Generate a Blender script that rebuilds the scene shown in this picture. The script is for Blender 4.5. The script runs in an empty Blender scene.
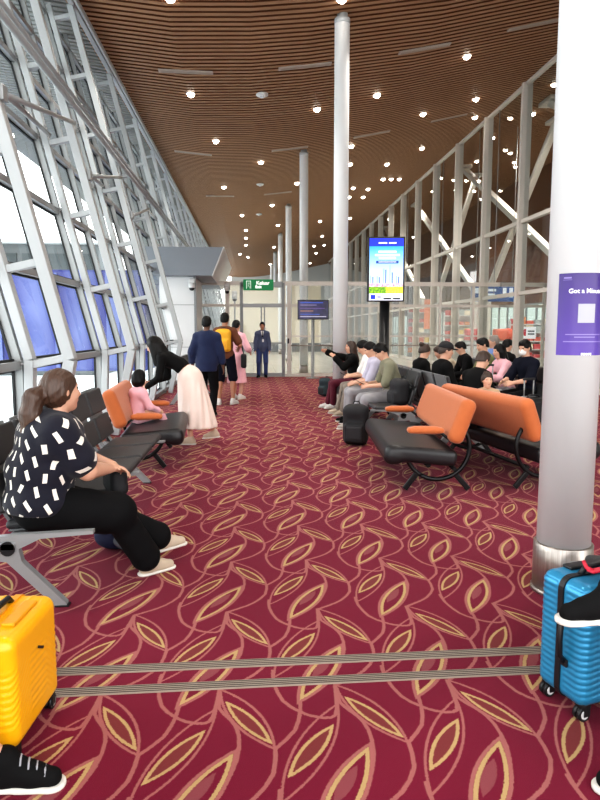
import bpy, bmesh, math, random
import numpy as np
from mathutils import Vector, Matrix, Euler
random.seed(7); np.random.seed(7)
PI = math.pi
C = bpy.context.scene.collection
SC = bpy.context.scene

# ------------------------------------------------------------------ tagging
def tag(o, label=None, cat=None, group=None, kind=None):
    if label: o['label'] = label
    if cat: o['category'] = cat
    if group: o['group'] = group
    if kind: o['kind'] = kind
    return o

def thing(name, label, cat, loc=(0, 0, 0), rotz=0.0, group=None):
    o = bpy.data.objects.new(name, None); C.objects.link(o)
    o.empty_display_size = .1
    o.location = loc; o.rotation_euler = (0, 0, rotz)
    return tag(o, label, cat, group)

def copy_tree(o, parent=None, loc=None, rotz=None, label=None, group=None):
    c = o.copy(); C.objects.link(c)
    if parent is not None: c.parent = parent
    if loc is not None: c.location = loc
    if rotz is not None: c.rotation_euler = (0, 0, rotz)
    if label: c['label'] = label
    if group: c['group'] = group
    for ch in list(o.children):
        copy_tree(ch, c)
    return c

# ------------------------------------------------------------------ mesh building
def link_mesh(name, me, m, parent=None, smooth=False):
    if m is not None:
        for k in (m if isinstance(m, (list, tuple)) else [m]): me.materials.append(k)
    o = bpy.data.objects.new(name, me); C.objects.link(o)
    if parent is not None: o.parent = parent
    if smooth: me.polygons.foreach_set('use_smooth', [True] * len(me.polygons))
    return o

class MB:
    """collects shapes into ONE mesh"""
    def __init__(s): s.bm = bmesh.new(); s.mi = 0
    def box(s, c, size, bevel=0.0, seg=2, rot=None, mtx=None):
        r = bmesh.ops.create_cube(s.bm, size=1.0)
        vs = r['verts']
        bmesh.ops.scale(s.bm, vec=Vector(size), verts=vs)
        fs = set()
        for v in vs:
            for f in v.link_faces: fs.add(f)
        if bevel > 0:
            es = list({e for v in vs for e in v.link_edges})
            q = bmesh.ops.bevel(s.bm, geom=es, offset=min(bevel, min(size) * .49), segments=seg, affect='EDGES', profile=.5)
            vs = list({v for f in q['faces'] for v in f.verts} | {v for v in vs if v.is_valid})
            # gather connected
            seen = set(vs); st = list(vs)
            while st:
                v = st.pop()
                for e in v.link_edges:
                    w = e.other_vert(v)
                    if w not in seen: seen.add(w); st.append(w)
            vs = list(seen)
        M = Matrix.Translation(Vector(c))
        if rot is not None: M = M @ Euler(rot).to_matrix().to_4x4()
        if mtx is not None: M = mtx @ M
        bmesh.ops.transform(s.bm, matrix=M, verts=vs)
        s._mat(vs); return s
    def _mat(s, vs):
        if s.mi:
            for v in vs:
                for f in v.link_faces: f.material_index = s.mi
    def bar(s, a, b, w, h, up=(0, 0, 1), bevel=0.0):
        a = Vector(a); b = Vector(b); d = b - a; L = d.length; z = d.normalized()
        x = Vector(up).cross(z)
        if x.length < 1e-5: x = Vector((1, 0, 0)).cross(z)
        x.normalize(); y = z.cross(x)
        M = Matrix.Translation((a + b) / 2) @ Matrix((x, y, z)).transposed().to_4x4()
        s.box((0, 0, 0), (w, h, L), bevel, 2, None, M); return s
    def tube(s, pts, r, n=10, closed=False, cap=True):
        pts = [Vector(p) for p in pts]; N = len(pts)
        rs = r if isinstance(r, (list, tuple)) else [r] * N
        rings = []; prev = None
        for i, p in enumerate(pts):
            if closed: t = pts[(i + 1) % N] - pts[i - 1]
            elif i == 0: t = pts[1] - p
            elif i == N - 1: t = p - pts[i - 1]
            else: t = pts[i + 1] - pts[i - 1]
            t.normalize()
            if prev is None:
                a = Vector((0, 0, 1)) if abs(t.z) < .9 else Vector((1, 0, 0))
                x = a.cross(t).normalized()
            else:
                x = (prev - t * prev.dot(t)).normalized()
            prev = x; y = t.cross(x)
            rings.append([s.bm.verts.new(p + rs[i] * (math.cos(2 * PI * k / n) * x + math.sin(2 * PI * k / n) * y)) for k in range(n)])
        fs = []
        for i in range(N if closed else N - 1):
            A = rings[i]; B = rings[(i + 1) % N]
            for k in range(n):
                f = s.bm.faces.new((A[k], A[(k + 1) % n], B[(k + 1) % n], B[k])); f.smooth = True; f.material_index = s.mi
        if cap and not closed:
            f = s.bm.faces.new(list(reversed(rings[0]))); f.material_index = s.mi
            f = s.bm.faces.new(rings[-1]); f.material_index = s.mi
        return s
    def lathe(s, prof, c=(0, 0, 0), n=32, cap=True):
        rings = []
        for r, z in prof:
            rings.append([s.bm.verts.new((c[0] + r * math.cos(2 * PI * k / n), c[1] + r * math.sin(2 * PI * k / n), c[2] + z)) for k in range(n)])
        for A, B in zip(rings, rings[1:]):
            for k in range(n):
                f = s.bm.faces.new((A[k], A[(k + 1) % n], B[(k + 1) % n], B[k])); f.smooth = True; f.material_index = s.mi
        if cap:
            f = s.bm.faces.new(list(reversed(rings[0]))); f.material_index = s.mi
            f = s.bm.faces.new(rings[-1]); f.material_index = s.mi
        return s
    def poly(s, pts):
        f = s.bm.faces.new([s.bm.verts.new(p) for p in pts]); f.material_index = s.mi; return s
    def prism(s, pts, vec):
        """extrude closed polygon pts (3D, planar) along vec"""
        vec = Vector(vec); n = len(pts)
        A = [s.bm.verts.new(p) for p in pts]; B = [s.bm.verts.new(Vector(p) + vec) for p in pts]
        fs = [s.bm.faces.new(list(reversed(A))), s.bm.faces.new(B)]
        for i in range(n): fs.append(s.bm.faces.new((A[i], A[(i + 1) % n], B[(i + 1) % n], B[i])))
        for f in fs: f.material_index = s.mi
        return s
    def build(s, name, m, parent=None, smooth=False):
        bmesh.ops.recalc_face_normals(s.bm, faces=s.bm.faces[:])
        me = bpy.data.meshes.new(name); s.bm.to_mesh(me); s.bm.free()
        o = link_mesh(name, me, m, parent)
        if smooth: me.polygons.foreach_set('use_smooth', [True] * len(me.polygons))
        return o

# ------------------------------------------------------------------ implicit shapes (surface nets)
def smin(a, b, k):
    if k <= 0: return np.minimum(a, b)
    h = np.clip(.5 + .5 * (b - a) / k, 0, 1)
    return b * (1 - h) + a * h - k * h * (1 - h)
def npv(p): return np.array(p, np.float32)
class SDF:
    def __init__(s, vox): s.v = vox; s.ops = []; s.clips = []; s.mods = []
    def cap(s, a, b, r1, r2=None, k=.02):
        r2 = r1 if r2 is None else r2; a = npv(a); b = npv(b); r = max(r1, r2)
        s.ops.append(('c', np.minimum(a, b) - r, np.maximum(a, b) + r, k, (a, b, r1, r2))); return s
    def ell(s, c, r, R=None, k=.02, cut=False):
        c = npv(c); r = npv(r); m = float(max(r))
        R = np.eye(3, dtype=np.float32) if R is None else np.array(R, np.float32)
        e = np.sqrt(((R * r[None, :]) ** 2).sum(1))
        s.ops.append(('x' if cut else 'e', c - e, c + e, k, (c, r, R))); return s
    def rbox(s, c, h, rad, R=None, k=.0):
        c = npv(c); h = npv(h)
        R = np.eye(3, dtype=np.float32) if R is None else np.array(R, np.float32)
        e = np.abs(R) @ h
        s.ops.append(('b', c - e, c + e, k, (c, h, rad, R))); return s
    def clip(s, p, n):
        n = npv(n); n /= np.linalg.norm(n); s.clips.append((npv(p), n)); return s
    def mesh(s):
        v = s.v
        adds = [o for o in s.ops if o[0] != 'x']
        lo = np.min([o[1] for o in adds], 0) - 3 * v; hi = np.max([o[2] for o in adds], 0) + 3 * v
        dim = np.ceil((hi - lo) / v).astype(int) + 1
        F = np.full(dim, 1.0, np.float32)
        ax = [lo[i] + v * np.arange(dim[i], dtype=np.float32) for i in range(3)]
        for typ, a, b, k, d in s.ops:
            m = max(k, 2.5 * v)
            i0 = np.maximum(np.floor((a - m - lo) / v).astype(int), 0); i1 = np.minimum(np.ceil((b + m - lo) / v).astype(int) + 1, dim)
            if (i1 <= i0).any(): continue
            sl = tuple(slice(i0[i], i1[i]) for i in range(3))
            x = ax[0][sl[0]][:, None, None]; y = ax[1][sl[1]][None, :, None]; z = ax[2][sl[2]][None, None, :]
            if typ == 'c':
                A, B, r1, r2 = d; ba = B - A; q = float(ba @ ba) + 1e-12
                px, py, pz = x - A[0], y - A[1], z - A[2]
                t = np.clip((px * ba[0] + py * ba[1] + pz * ba[2]) / q, 0, 1)
                D = np.sqrt((px - t * ba[0]) ** 2 + (py - t * ba[1]) ** 2 + (pz - t * ba[2]) ** 2) - (r1 + t * (r2 - r1))
            else:
                c, h, R = (d[0], d[1], d[-1])
                px, py, pz = x - c[0], y - c[1], z - c[2]
                L = [px * R[0, i] + py * R[1, i] + pz * R[2, i] for i in range(3)]
                if typ in 'ex':
                    k0 = np.sqrt((L[0] / h[0]) ** 2 + (L[1] / h[1]) ** 2 + (L[2] / h[2]) ** 2)
                    k1 = np.sqrt((L[0] / h[0] ** 2) ** 2 + (L[1] / h[1] ** 2) ** 2 + (L[2] / h[2] ** 2) ** 2) + 1e-9
                    D = k0 * (k0 - 1) / k1
                else:
                    rad = d[2]
                    q = [np.abs(L[i]) - (h[i] - rad) for i in range(3)]
                    D = np.sqrt(sum(np.maximum(w, 0) ** 2 for w in q)) + np.minimum(np.maximum(q[0], np.maximum(q[1], q[2])), 0) - rad
            if typ == 'x': F[sl] = -smin(-F[sl], D, k)
            else: F[sl] = smin(F[sl], D, k)
        X = ax[0][:, None, None]; Y = ax[1][None, :, None]; Z = ax[2][None, None, :]
        for f in s.mods: F = F + f(X, Y, Z)
        for p, n in s.clips:
            F = np.maximum(F, (X - p[0]) * n[0] + (Y - p[1]) * n[1] + (Z - p[2]) * n[2])
        return surfnet(F, lo, v)

CO = np.array([[0, 0, 0], [1, 0, 0], [0, 1, 0], [1, 1, 0], [0, 0, 1], [1, 0, 1], [0, 1, 1], [1, 1, 1]])
ED = [(0, 1), (2, 3), (4, 5), (6, 7), (0, 2), (1, 3), (4, 6), (5, 7), (0, 4), (1, 5), (2, 6), (3, 7)]
def surfnet(F, lo, v):
    F[0] = F[-1] = 1; F[:, 0] = F[:, -1] = 1; F[:, :, 0] = F[:, :, -1] = 1
    S = F < 0; n = np.array(S.shape)
    cnt = np.zeros(n - 1, np.int8)
    for c in CO: cnt += S[c[0]:n[0] - 1 + c[0], c[1]:n[1] - 1 + c[1], c[2]:n[2] - 1 + c[2]]
    idx = np.argwhere((cnt > 0) & (cnt < 8))
    V = np.stack([F[idx[:, 0] + c[0], idx[:, 1] + c[1], idx[:, 2] + c[2]] for c in CO], 1)
    pos = np.zeros((len(idx), 3)); w = np.zeros(len(idx))
    for a, b in ED:
        va, vb = V[:, a], V[:, b]; m = (va < 0) != (vb < 0)
        t = np.where(m, va / np.where(m, va - vb, 1), 0)
        pos += np.where(m[:, None], CO[a] + t[:, None] * (CO[b] - CO[a]), 0); w += m
    P = (idx + pos / w[:, None]) * v + lo
    ids = np.full(n - 1, -1, np.int32); ids[idx[:, 0], idx[:, 1], idx[:, 2]] = np.arange(len(idx))
    Q = []
    for axn in range(3):
        o1, o2 = [(1, 2), (2, 0), (0, 1)][axn]
        a = [slice(None)] * 3; b = [slice(None)] * 3; a[axn] = slice(0, -1); b[axn] = slice(1, None)
        D = S[tuple(a)] != S[tuple(b)]
        e = np.argwhere(D)
        ins = S[tuple(a)][e[:, 0], e[:, 1], e[:, 2]]
        def cell(d1, d2):
            q = e.copy(); q[:, o1] -= d1; q[:, o2] -= d2
            return ids[q[:, 0], q[:, 1], q[:, 2]]
        quad = np.stack([cell(1, 1), cell(0, 1), cell(0, 0), cell(1, 0)], 1)
        quad[~ins] = quad[~ins][:, ::-1]
        Q.append(quad)
    Q = np.concatenate(Q); Q = Q[(Q >= 0).all(1)]
    # a little relaxation removes the voxel ripple
    acc = np.zeros_like(P); num = np.zeros(len(P))
    for _ in range(2):
        acc[:] = 0; num[:] = 0
        for i in range(4):
            np.add.at(acc, Q[:, i], P[Q[:, (i + 1) % 4]]); np.add.at(num, Q[:, i], 1)
        P = .5 * P + .5 * acc / np.maximum(num, 1)[:, None]
    return P, Q
def np_mesh(name, P, Q, m, parent=None, attr=None):
    me = bpy.data.meshes.new(name)
    me.vertices.add(len(P)); me.vertices.foreach_set('co', np.ascontiguousarray(P, np.float32).ravel())
    me.loops.add(Q.size); me.loops.foreach_set('vertex_index', np.ascontiguousarray(Q, np.int32).ravel())
    me.polygons.add(len(Q)); me.polygons.foreach_set('loop_start', np.arange(0, Q.size, 4, dtype=np.int32))
    me.polygons.foreach_set('use_smooth', np.ones(len(Q), bool))
    me.update(calc_edges=True)
    if attr is not None:
        a = me.attributes.new('pat', 'FLOAT_VECTOR', 'POINT'); a.data.foreach_set('vector', np.ascontiguousarray(attr, np.float32).ravel())
    return link_mesh(name, me, m, parent)
def sdf_obj(name, s, m, parent=None, attr=None):
    P, Q = s.mesh()
    return np_mesh(name, P, Q, m, parent, attr(P) if attr else None)

# ------------------------------------------------------------------ materials
def lin(c):
    return tuple(((x / 255) / 12.92 if x / 255 <= .04045 else ((x / 255 + .055) / 1.055) ** 2.4) for x in c) + (1.0,)
class NT:
    def __init__(s, name):
        s.m = bpy.data.materials.new(name); s.m.use_nodes = True; s.t = s.m.node_tree; s.t.nodes.clear()
        s.out = s.n('ShaderNodeOutputMaterial')
    def n(s, typ, **kw):
        x = s.t.nodes.new(typ)
        for k, v in kw.items(): setattr(x, k, v)
        return x
    def put(s, sock, v):
        if isinstance(v, bpy.types.NodeSocket): s.t.links.new(v, sock)
        else: sock.default_value = v
    def math(s, op, a, b=0.0, c=None, clamp=False):
        x = s.n('ShaderNodeMath', operation=op); x.use_clamp = clamp
        s.put(x.inputs[0], a); s.put(x.inputs[1], b)
        if c is not None: s.put(x.inputs[2], c)
        return x.outputs[0]
    def mix(s, f, a, b, mode='MIX'):
        x = s.n('ShaderNodeMix', data_type='RGBA', blend_type=mode)
        s.put(x.inputs[0], f); s.put(x.inputs[6], a); s.put(x.inputs[7], b)
        return x.outputs[2]
    def noise(s, scale, vec=None, detail=3, rough=.5):
        x = s.n('ShaderNodeTexNoise'); x.inputs['Scale'].default_value = scale; x.inputs['Detail'].default_value = detail; x.inputs['Roughness'].default_value = rough
        if vec is not None: s.put(x.inputs['Vector'], vec)
        return x.outputs[0]
    def coord(s, w='Object'): return s.n('ShaderNodeTexCoord').outputs[w]
    def xyz(s, v):
        x = s.n('ShaderNodeSeparateXYZ'); s.put(x.inputs[0], v); return x.outputs
    def bump(s, h, strength=.3, dist=.01):
        x = s.n('ShaderNodeBump'); x.inputs['Strength'].default_value = strength; x.inputs['Distance'].default_value = dist
        s.put(x.inputs['Height'], h); return x.outputs[0]
    def bsdf(s, col, rough=.5, metal=0.0, normal=None, spec=.5, emit=None, es=0.0, sheen=0.0, sss=0.0):
        b = s.n('ShaderNodeBsdfPrincipled'); i = b.inputs
        s.put(i['Base Color'], col); s.put(i['Roughness'], rough); s.put(i['Metallic'], metal); i['Specular IOR Level'].default_value = spec
        if normal is not None: s.put(i['Normal'], normal)
        if emit is not None: s.put(i['Emission Color'], emit); i['Emission Strength'].default_value = es
        if sheen: i['Sheen Weight'].default_value = sheen
        if sss: i['Subsurface Weight'].default_value = sss; i['Subsurface Scale'].default_value = .02
        s.t.links.new(b.outputs[0], s.out.inputs[0]); return s.m
MATS = {}
def mat(name, rgb, rough=.5, metal=0.0, var=.08, scale=30, bump=0.0, bscale=200, spec=.5, sheen=0.0, emit=0.0, sss=0.0):
    if name in MATS: return MATS[name]
    t = NT(name); c = lin(rgb); co = t.coord()
    nz = t.noise(scale, co)
    f = t.math('MULTIPLY_ADD', nz, 2 * var, 1 - var)
    cc = t.n('ShaderNodeVectorMath', operation='SCALE'); cc.inputs[0].default_value = c[:3]; t.put(cc.inputs['Scale'], f)
    nm = t.bump(t.noise(bscale, co, 2), bump, .004) if bump else None
    t.bsdf(cc.outputs[0], rough, metal, nm, spec, cc.outputs[0] if emit else None, emit, sheen, sss)
    MATS[name] = t.m; return t.m
def glass_mat(name, tint=(.93, .97, .97), refl=1.0, f0=.04):
    t = NT(name)
    tr = t.n('ShaderNodeBsdfTransparent'); tr.inputs[0].default_value = tint + (1,)
    gl = t.n('ShaderNodeBsdfGlossy'); gl.inputs['Roughness'].default_value = .02
    fr = t.n('ShaderNodeFresnel'); fr.inputs['IOR'].default_value = 1.45
    n = t.noise(.8, t.coord(), 1)
    f = t.math('MULTIPLY', fr.outputs[0], t.math('MULTIPLY_ADD', n, .1, refl - .05), clamp=True)
    mx = t.n('ShaderNodeMixShader'); t.put(mx.inputs[0], f)
    t.t.links.new(tr.outputs[0], mx.inputs[1]); t.t.links.new(gl.outputs[0], mx.inputs[2]); t.t.links.new(mx.outputs[0], t.out.inputs[0])
    return t.m
# ------------------------------------------------------------------ material library
M_white = mat('white_paint', (216, 217, 218), .45, var=.02, scale=3)
M_steel = mat('painted_steel', (176, 179, 181), .4, var=.03, scale=4)
M_alu = mat('aluminium', (152, 154, 155), .4, .25, var=.04, scale=12)
M_alud = mat('grey_aluminium', (132, 134, 136), .4, .25, var=.04, scale=12)
M_frame = mat('warm_grey_frame', (206, 200, 192), .45, .1, var=.03)
M_inox = None
M_dark = mat('black_plastic', (22, 23, 26), .45, var=.1, scale=40)
M_blackmetal = mat('black_metal', (20, 20, 22), .35, .3, var=.05)
M_vinyl = mat('charcoal_vinyl', (50, 50, 52), .5, var=.08, scale=20, bump=.15, bscale=120)
M_vinylb = mat('black_vinyl', (28, 27, 30), .42, var=.08, scale=20, bump=.15, bscale=90)
M_orange = mat('orange_fabric', (188, 102, 52), .75, var=.06, scale=25, bump=.25, bscale=350, sheen=.2)
M_skin = mat('skin', (206, 160, 136), .5, var=.05, scale=14, sss=.08)
M_skin2 = mat('skin_tan', (176, 126, 100), .5, var=.05, scale=14, sss=.08)
M_skin3 = mat('skin_dark', (104, 70, 54), .5, var=.05, scale=14, sss=.05)
M_hairk = mat('black_hair', (11, 9, 9), .5, var=.25, scale=60, bump=.3, bscale=120, spec=.25)
M_soleW = mat('white_rubber', (214, 210, 203), .6, var=.04, scale=20)
M_eye = mat('eye_dark', (24, 18, 16), .2)
M_lip = mat('lips', (160, 84, 80), .4)

def brushed():
    t = NT('brushed_stainless'); co = t.coord()
    mp = t.n('ShaderNodeMapping'); mp.inputs['Scale'].default_value = (60, 60, 1.0); t.put(mp.inputs[0], co)
    n = t.noise(3, mp.outputs[0], 3)
    return t.bsdf(t.mix(n, lin((120, 112, 106)), lin((196, 188, 182))), .32, .8, t.bump(n, .1, .002))
M_inox = brushed()
M_strip = mat('strip_metal', (164, 152, 140), .45, .3, var=.06, scale=30)
M_ventg = mat('vent_grey', (176, 162, 152), .6, var=.04)

def hair_mat(name, root, tip, z0, z1):
    t = NT(name); co = t.coord(); z = t.xyz(co)[2]
    f = t.math('DIVIDE', t.math('SUBTRACT', z, z0), z1 - z0, clamp=True)
    mp = t.n('ShaderNodeMapping'); mp.inputs['Scale'].default_value = (1, 1, .12); t.put(mp.inputs[0], co)
    n = t.noise(110, mp.outputs[0], 3)
    c = t.mix(f, lin(tip), lin(root))
    c = t.mix(t.math('MULTIPLY', n, .75), c, lin((22, 16, 14)))
    return t.bsdf(c, .42, 0, t.bump(n, .5, .006))
M_hairP1 = hair_mat('brown_ponytail_hair', (88, 62, 48), (142, 116, 96), .75, 1.05)
M_hairbr = mat('brown_hair', (58, 42, 34), .5, var=.25, scale=60, bump=.4, bscale=120)

def carpet():
    t = NT('carpet_leaf_pattern'); co = t.coord()
    nv = t.n('ShaderNodeTexNoise'); nv.inputs['Scale'].default_value = 150; nv.inputs['Detail'].default_value = 1; t.put(nv.inputs['Vector'], co)
    def vm(op, a, b=None, c=None, out=0, scale=None):
        x = t.n('ShaderNodeVectorMath', operation=op); t.put(x.inputs[0], a)
        if b is not None: t.put(x.inputs[1], b)
        if c is not None: t.put(x.inputs[2], c)
        if scale is not None: t.put(x.inputs['Scale'], scale)
        return x.outputs[out]
    # woven edges wander by a few millimetres
    P = vm('MULTIPLY_ADD', nv.outputs['Color'], (.010, .010, 0), co)
    P = vm('MULTIPLY', P, (1, 1, 0))
    PX, PY = .487, .735; JX, JY = .343, 2.515
    n1 = t.noise(420, co, 2); n2 = t.noise(1.2, co, 3)
    half = (PX / 2, PY / 2, 1.0); nhalf = (-PX / 2, -PY / 2, -1.0)
    def band(d, a, b, s=.003):
        u = t.math('MULTIPLY', t.math('SUBTRACT', d, a), 1 / s, clamp=True)
        v = t.math('MULTIPLY', t.math('SUBTRACT', b, d), 1 / s, clamp=True)
        return t.math('MULTIPLY', u, v)
    def local(cx, cy): return vm('WRAP', vm('SUBTRACT', P, (JX + cx, JY + cy, 0)), half, nhalf)
    def leaf(a, b, W):
        cx, cy = (a[0] + b[0]) / 2, (a[1] + b[1]) / 2; dx, dy = b[0] - a[0], b[1] - a[1]; L = math.hypot(dx, dy) / 2; dx /= 2 * L; dy /= 2 * L
        q = local(cx, cy)
        u = vm('DOT_PRODUCT', q, (dx, dy, 0), out=1); v = vm('DOT_PRODUCT', q, (dy, -dx, 0), out=1)
        w = t.math('MULTIPLY_ADD', t.math('MULTIPLY', u, u), -W / (L * L), W)
        return t.math('SUBTRACT', w, t.math('ABSOLUTE', v))
    def curve(pts, r, sub=2):
        q = [Vector((x, y)) for x, y in pts]; out = []
        for i in range(len(q) - 1):
            p0, p1, p2, p3 = q[max(i - 1, 0)], q[i], q[i + 1], q[min(i + 2, len(q) - 1)]
            for k in range(sub):
                h = k / sub; out.append(.5 * (2 * p1 + (p2 - p0) * h + (2 * p0 - 5 * p1 + 4 * p2 - p3) * h * h + (3 * p1 - p0 - 3 * p2 + p3) * h ** 3))
        out.append(q[-1]); best = None
        for a, b in zip(out, out[1:]):
            m = (a + b) / 2; d = (b - a); h = d.length / 2; d.normalize()
            w = local(m.x, m.y)
            u = t.math('MAXIMUM', t.math('MINIMUM', vm('DOT_PRODUCT', w, (d.x, d.y, 0), out=1), h), -h)
            dist = vm('DISTANCE', w, vm('SCALE', (d.x, d.y, 0), scale=u), out=1)
            best = dist if best is None else t.math('MINIMUM', best, dist)
        return t.math('MULTIPLY', t.math('SUBTRACT', r, best), 1 / .003, clamp=True)
    mx = lambda a, b: t.math('MAXIMUM', a, b)
    pink = curve([(.217, -.392), (.206, -.52), (.140, -.630), (.068, -.690), (0, -.735)], .0095)
    pink = mx(pink, curve([(-.262, -.60), (-.262, -.70), (-.228, -.835), (-.168, -.908), (-.114, -.946), (-.048, -.958), (-.018, -.91), (-.004, -.735)], .0095))
    pink = mx(pink, curve([(0, 0), (.002, -.13), (.054, -.216), (.084, -.305), (.080, -.44), (.045, -.56)], .0090))
    pink = mx(pink, curve([(-.159, -.832), (-.165, -.915), (-.194, -1.029), (-.27, -1.127)], .0095))
    A = leaf((-.004, .01), (.220, -.40), .060)
    pink = mx(pink, band(A, -.002, .013)); Ai = leaf((.022, -.08), (.210, -.370), .036); gold = band(Ai, .0, .016)
    pink = mx(pink, band(leaf((-.004, -.125), (-.264, -.665), .066), -.002, .0115))
    gold = mx(gold, band(leaf((-.040, -.262), (-.236, -.548), .040), .0, .0165))
    Cc = leaf((.070, -.400), (-.162, -.84), .056)
    gold = mx(gold, band(Cc, .001, .020)); pink = mx(pink, band(Cc, -.014, .003))
    fill = band(leaf((.012, -.495), (-.098, -.68), .026), .0, .2)
    base = t.mix(t.math('MULTIPLY_ADD', n1, 1.6, -.3, clamp=True), lin((92, 12, 36)), lin((132, 25, 55)))
    base = t.mix(t.math('MULTIPLY', n2, .22), base, lin((90, 15, 38)))
    pk = t.mix(n1, lin((142, 80, 80)), lin((172, 108, 102)))
    gd = t.mix(n1, lin((160, 128, 86)), lin((196, 166, 118)))
    c = t.mix(fill, base, lin((132, 66, 72)))
    Bi = leaf((-.040, -.262), (-.236, -.548), .040)
    c = t.mix(t.math('MULTIPLY', mx(band(Bi, .012, .3), band(leaf((.022, -.08), (.210, -.370), .036), .012, .3)), .5), c, lin((122, 66, 54)))
    c = t.mix(pink, c, pk); c = t.mix(gold, c, gd)
    return t.bsdf(c, .95, 0, t.bump(n1, .5, .004), .08, sheen=.06)
M_carpet = carpet()

def wood():
    t = NT('timber_slat'); co = t.coord()
    mp = t.n('ShaderNodeMapping'); mp.inputs['Scale'].default_value = (.6, 9, 9); t.put(mp.inputs[0], co)
    n = t.noise(2.0, mp.outputs[0], 5, .6)
    return t.bsdf(t.mix(n, lin((138, 102, 74)), lin((180, 140, 104))), .55, 0, None, .3)
M_wood = wood()
M_soffit = mat('outside_soffit', (138, 138, 134), .7, var=.05)
M_gap = mat('slat_gap_shade', (92, 52, 26), .9, var=.1)  # dark backing, also put on slat sides as painted shade in the gaps
def screen_sky():
    t = NT('screen_sky_gradient'); z = t.xyz(t.coord())[2]
    f = t.math('MULTIPLY', z, 1 / .85, clamp=True)
    c = t.mix(f, lin((214, 226, 244)), lin((20, 150, 232)))
    return t.bsdf(c, .3, 0, None, .3, c, 1.0)
def flowers(name, a, b, e=.8):
    t = NT(name); co = t.coord(); n = t.noise(30, co, 3)
    c = t.mix(t.math('MULTIPLY_ADD', n, 3, -1, clamp=True), lin(a), lin(b))
    return t.bsdf(c, .4, 0, None, .3, c, e)
# ------------------------------------------------------------------ the shell
XS = [-8.5, -3.3, -1.5, 0, 1.2, 3.8, 6.2, 8.1, 15.6]; ZS = [8.0, 7.36, 7.2, 7.25, 7.37, 7.77, 8.3, 8.72, 10.2]
def cz(x): return float(np.interp(x, XS, ZS))
GX = 8.07          # glazed wall on the right
GATE = 20.4        # glazed gate partition across the hall
def nth(k): return ['nearest', 'second', 'third', 'fourth', 'fifth', 'sixth', 'seventh', 'eighth', 'ninth', 'tenth', 'eleventh', 'twelfth', 'thirteenth', 'fourteenth', 'fifteenth', 'sixteenth', 'seventeenth', 'eighteenth'][k]

# floor
me_b = MB(); me_b.poly([(-2.2, -3, 0), (GX, -3, 0), (GX, 20.3, 0), (-2.2, 20.3, 0)])
tag(me_b.build('floor', M_carpet), kind='structure')
def tile():
    t = NT('pale_floor_tile'); co = t.coord(); b = t.n('ShaderNodeTexBrick'); b.offset = 0
    t.put(b.inputs['Vector'], co); b.inputs['Scale'].default_value = 1.0; b.inputs['Brick Width'].default_value = .8; b.inputs['Row Height'].default_value = .8; b.inputs['Mortar Size'].default_value = .004
    b.inputs['Color1'].default_value = lin((206, 204, 196)); b.inputs['Color2'].default_value = lin((198, 196, 188)); b.inputs['Mortar'].default_value = lin((150, 148, 142))
    return t.bsdf(b.outputs[0], .18)
M_tile = tile()
m = MB(); m.poly([(-2.2, 20.3, 0), (15.6, 20.3, 0), (15.6, 70, 0), (-2.2, 70, 0)]); m.poly([(GX, -3, 0), (15.6, -3, 0), (15.6, 20.3, 0), (GX, 20.3, 0)])
tag(m.build('floor', M_tile), kind='structure')
# floor metal strips (movement joint), a touch askew to the hall
for n, (yc, wd) in enumerate([(2.712, .062), (2.545, .058)]):
    m = MB(); R = Matrix.Translation((.2, yc, 0)) @ Matrix.Rotation(.013, 4, 'Z')
    m.box((2.8, 0, .003), (10.2, wd, .006), mtx=R)
    m.mi = 1
    for q in (-.36, -.12, .12, .36): m.box((2.8, wd * q, .0062), (10.2, .005, .002), mtx=R)
    tag(m.build('trim_%d' % (n + 1), [M_strip, mat('strip_groove', (64, 56, 50), .6)]), kind='structure')

# slatted timber ceiling : one mesh, slats are its pattern
def ceiling():
    xs = sorted(set(list(np.arange(-8.5, 15.7, .8)) + XS)); nx = len(xs); zs = [cz(x) for x in xs]
    P = []; Q = []; mi = []
    y = -2.0; pitch = .185
    while y < 70:
        b = len(P); w = .112
        for x, z in zip(xs, zs): P += [(x, y, z + .09), (x, y, z), (x, y + w, z), (x, y + w, z + .09)]
        for i in range(nx - 1):
            for k in range(3):
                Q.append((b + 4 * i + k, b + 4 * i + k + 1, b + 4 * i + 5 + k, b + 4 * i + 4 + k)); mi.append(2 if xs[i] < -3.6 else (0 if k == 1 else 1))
        y += pitch
    b = len(P)
    for x, z in zip(xs, zs): P += [(x, -2, z + .11), (x, 70, z + .11)]
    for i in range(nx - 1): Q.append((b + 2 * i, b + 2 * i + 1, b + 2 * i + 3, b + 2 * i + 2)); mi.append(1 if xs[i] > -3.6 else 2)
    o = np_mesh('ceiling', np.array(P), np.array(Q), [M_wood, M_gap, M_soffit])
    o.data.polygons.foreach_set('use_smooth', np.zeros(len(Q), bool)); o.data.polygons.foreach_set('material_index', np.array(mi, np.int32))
    tag(o, kind='structure')
ceiling()

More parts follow.
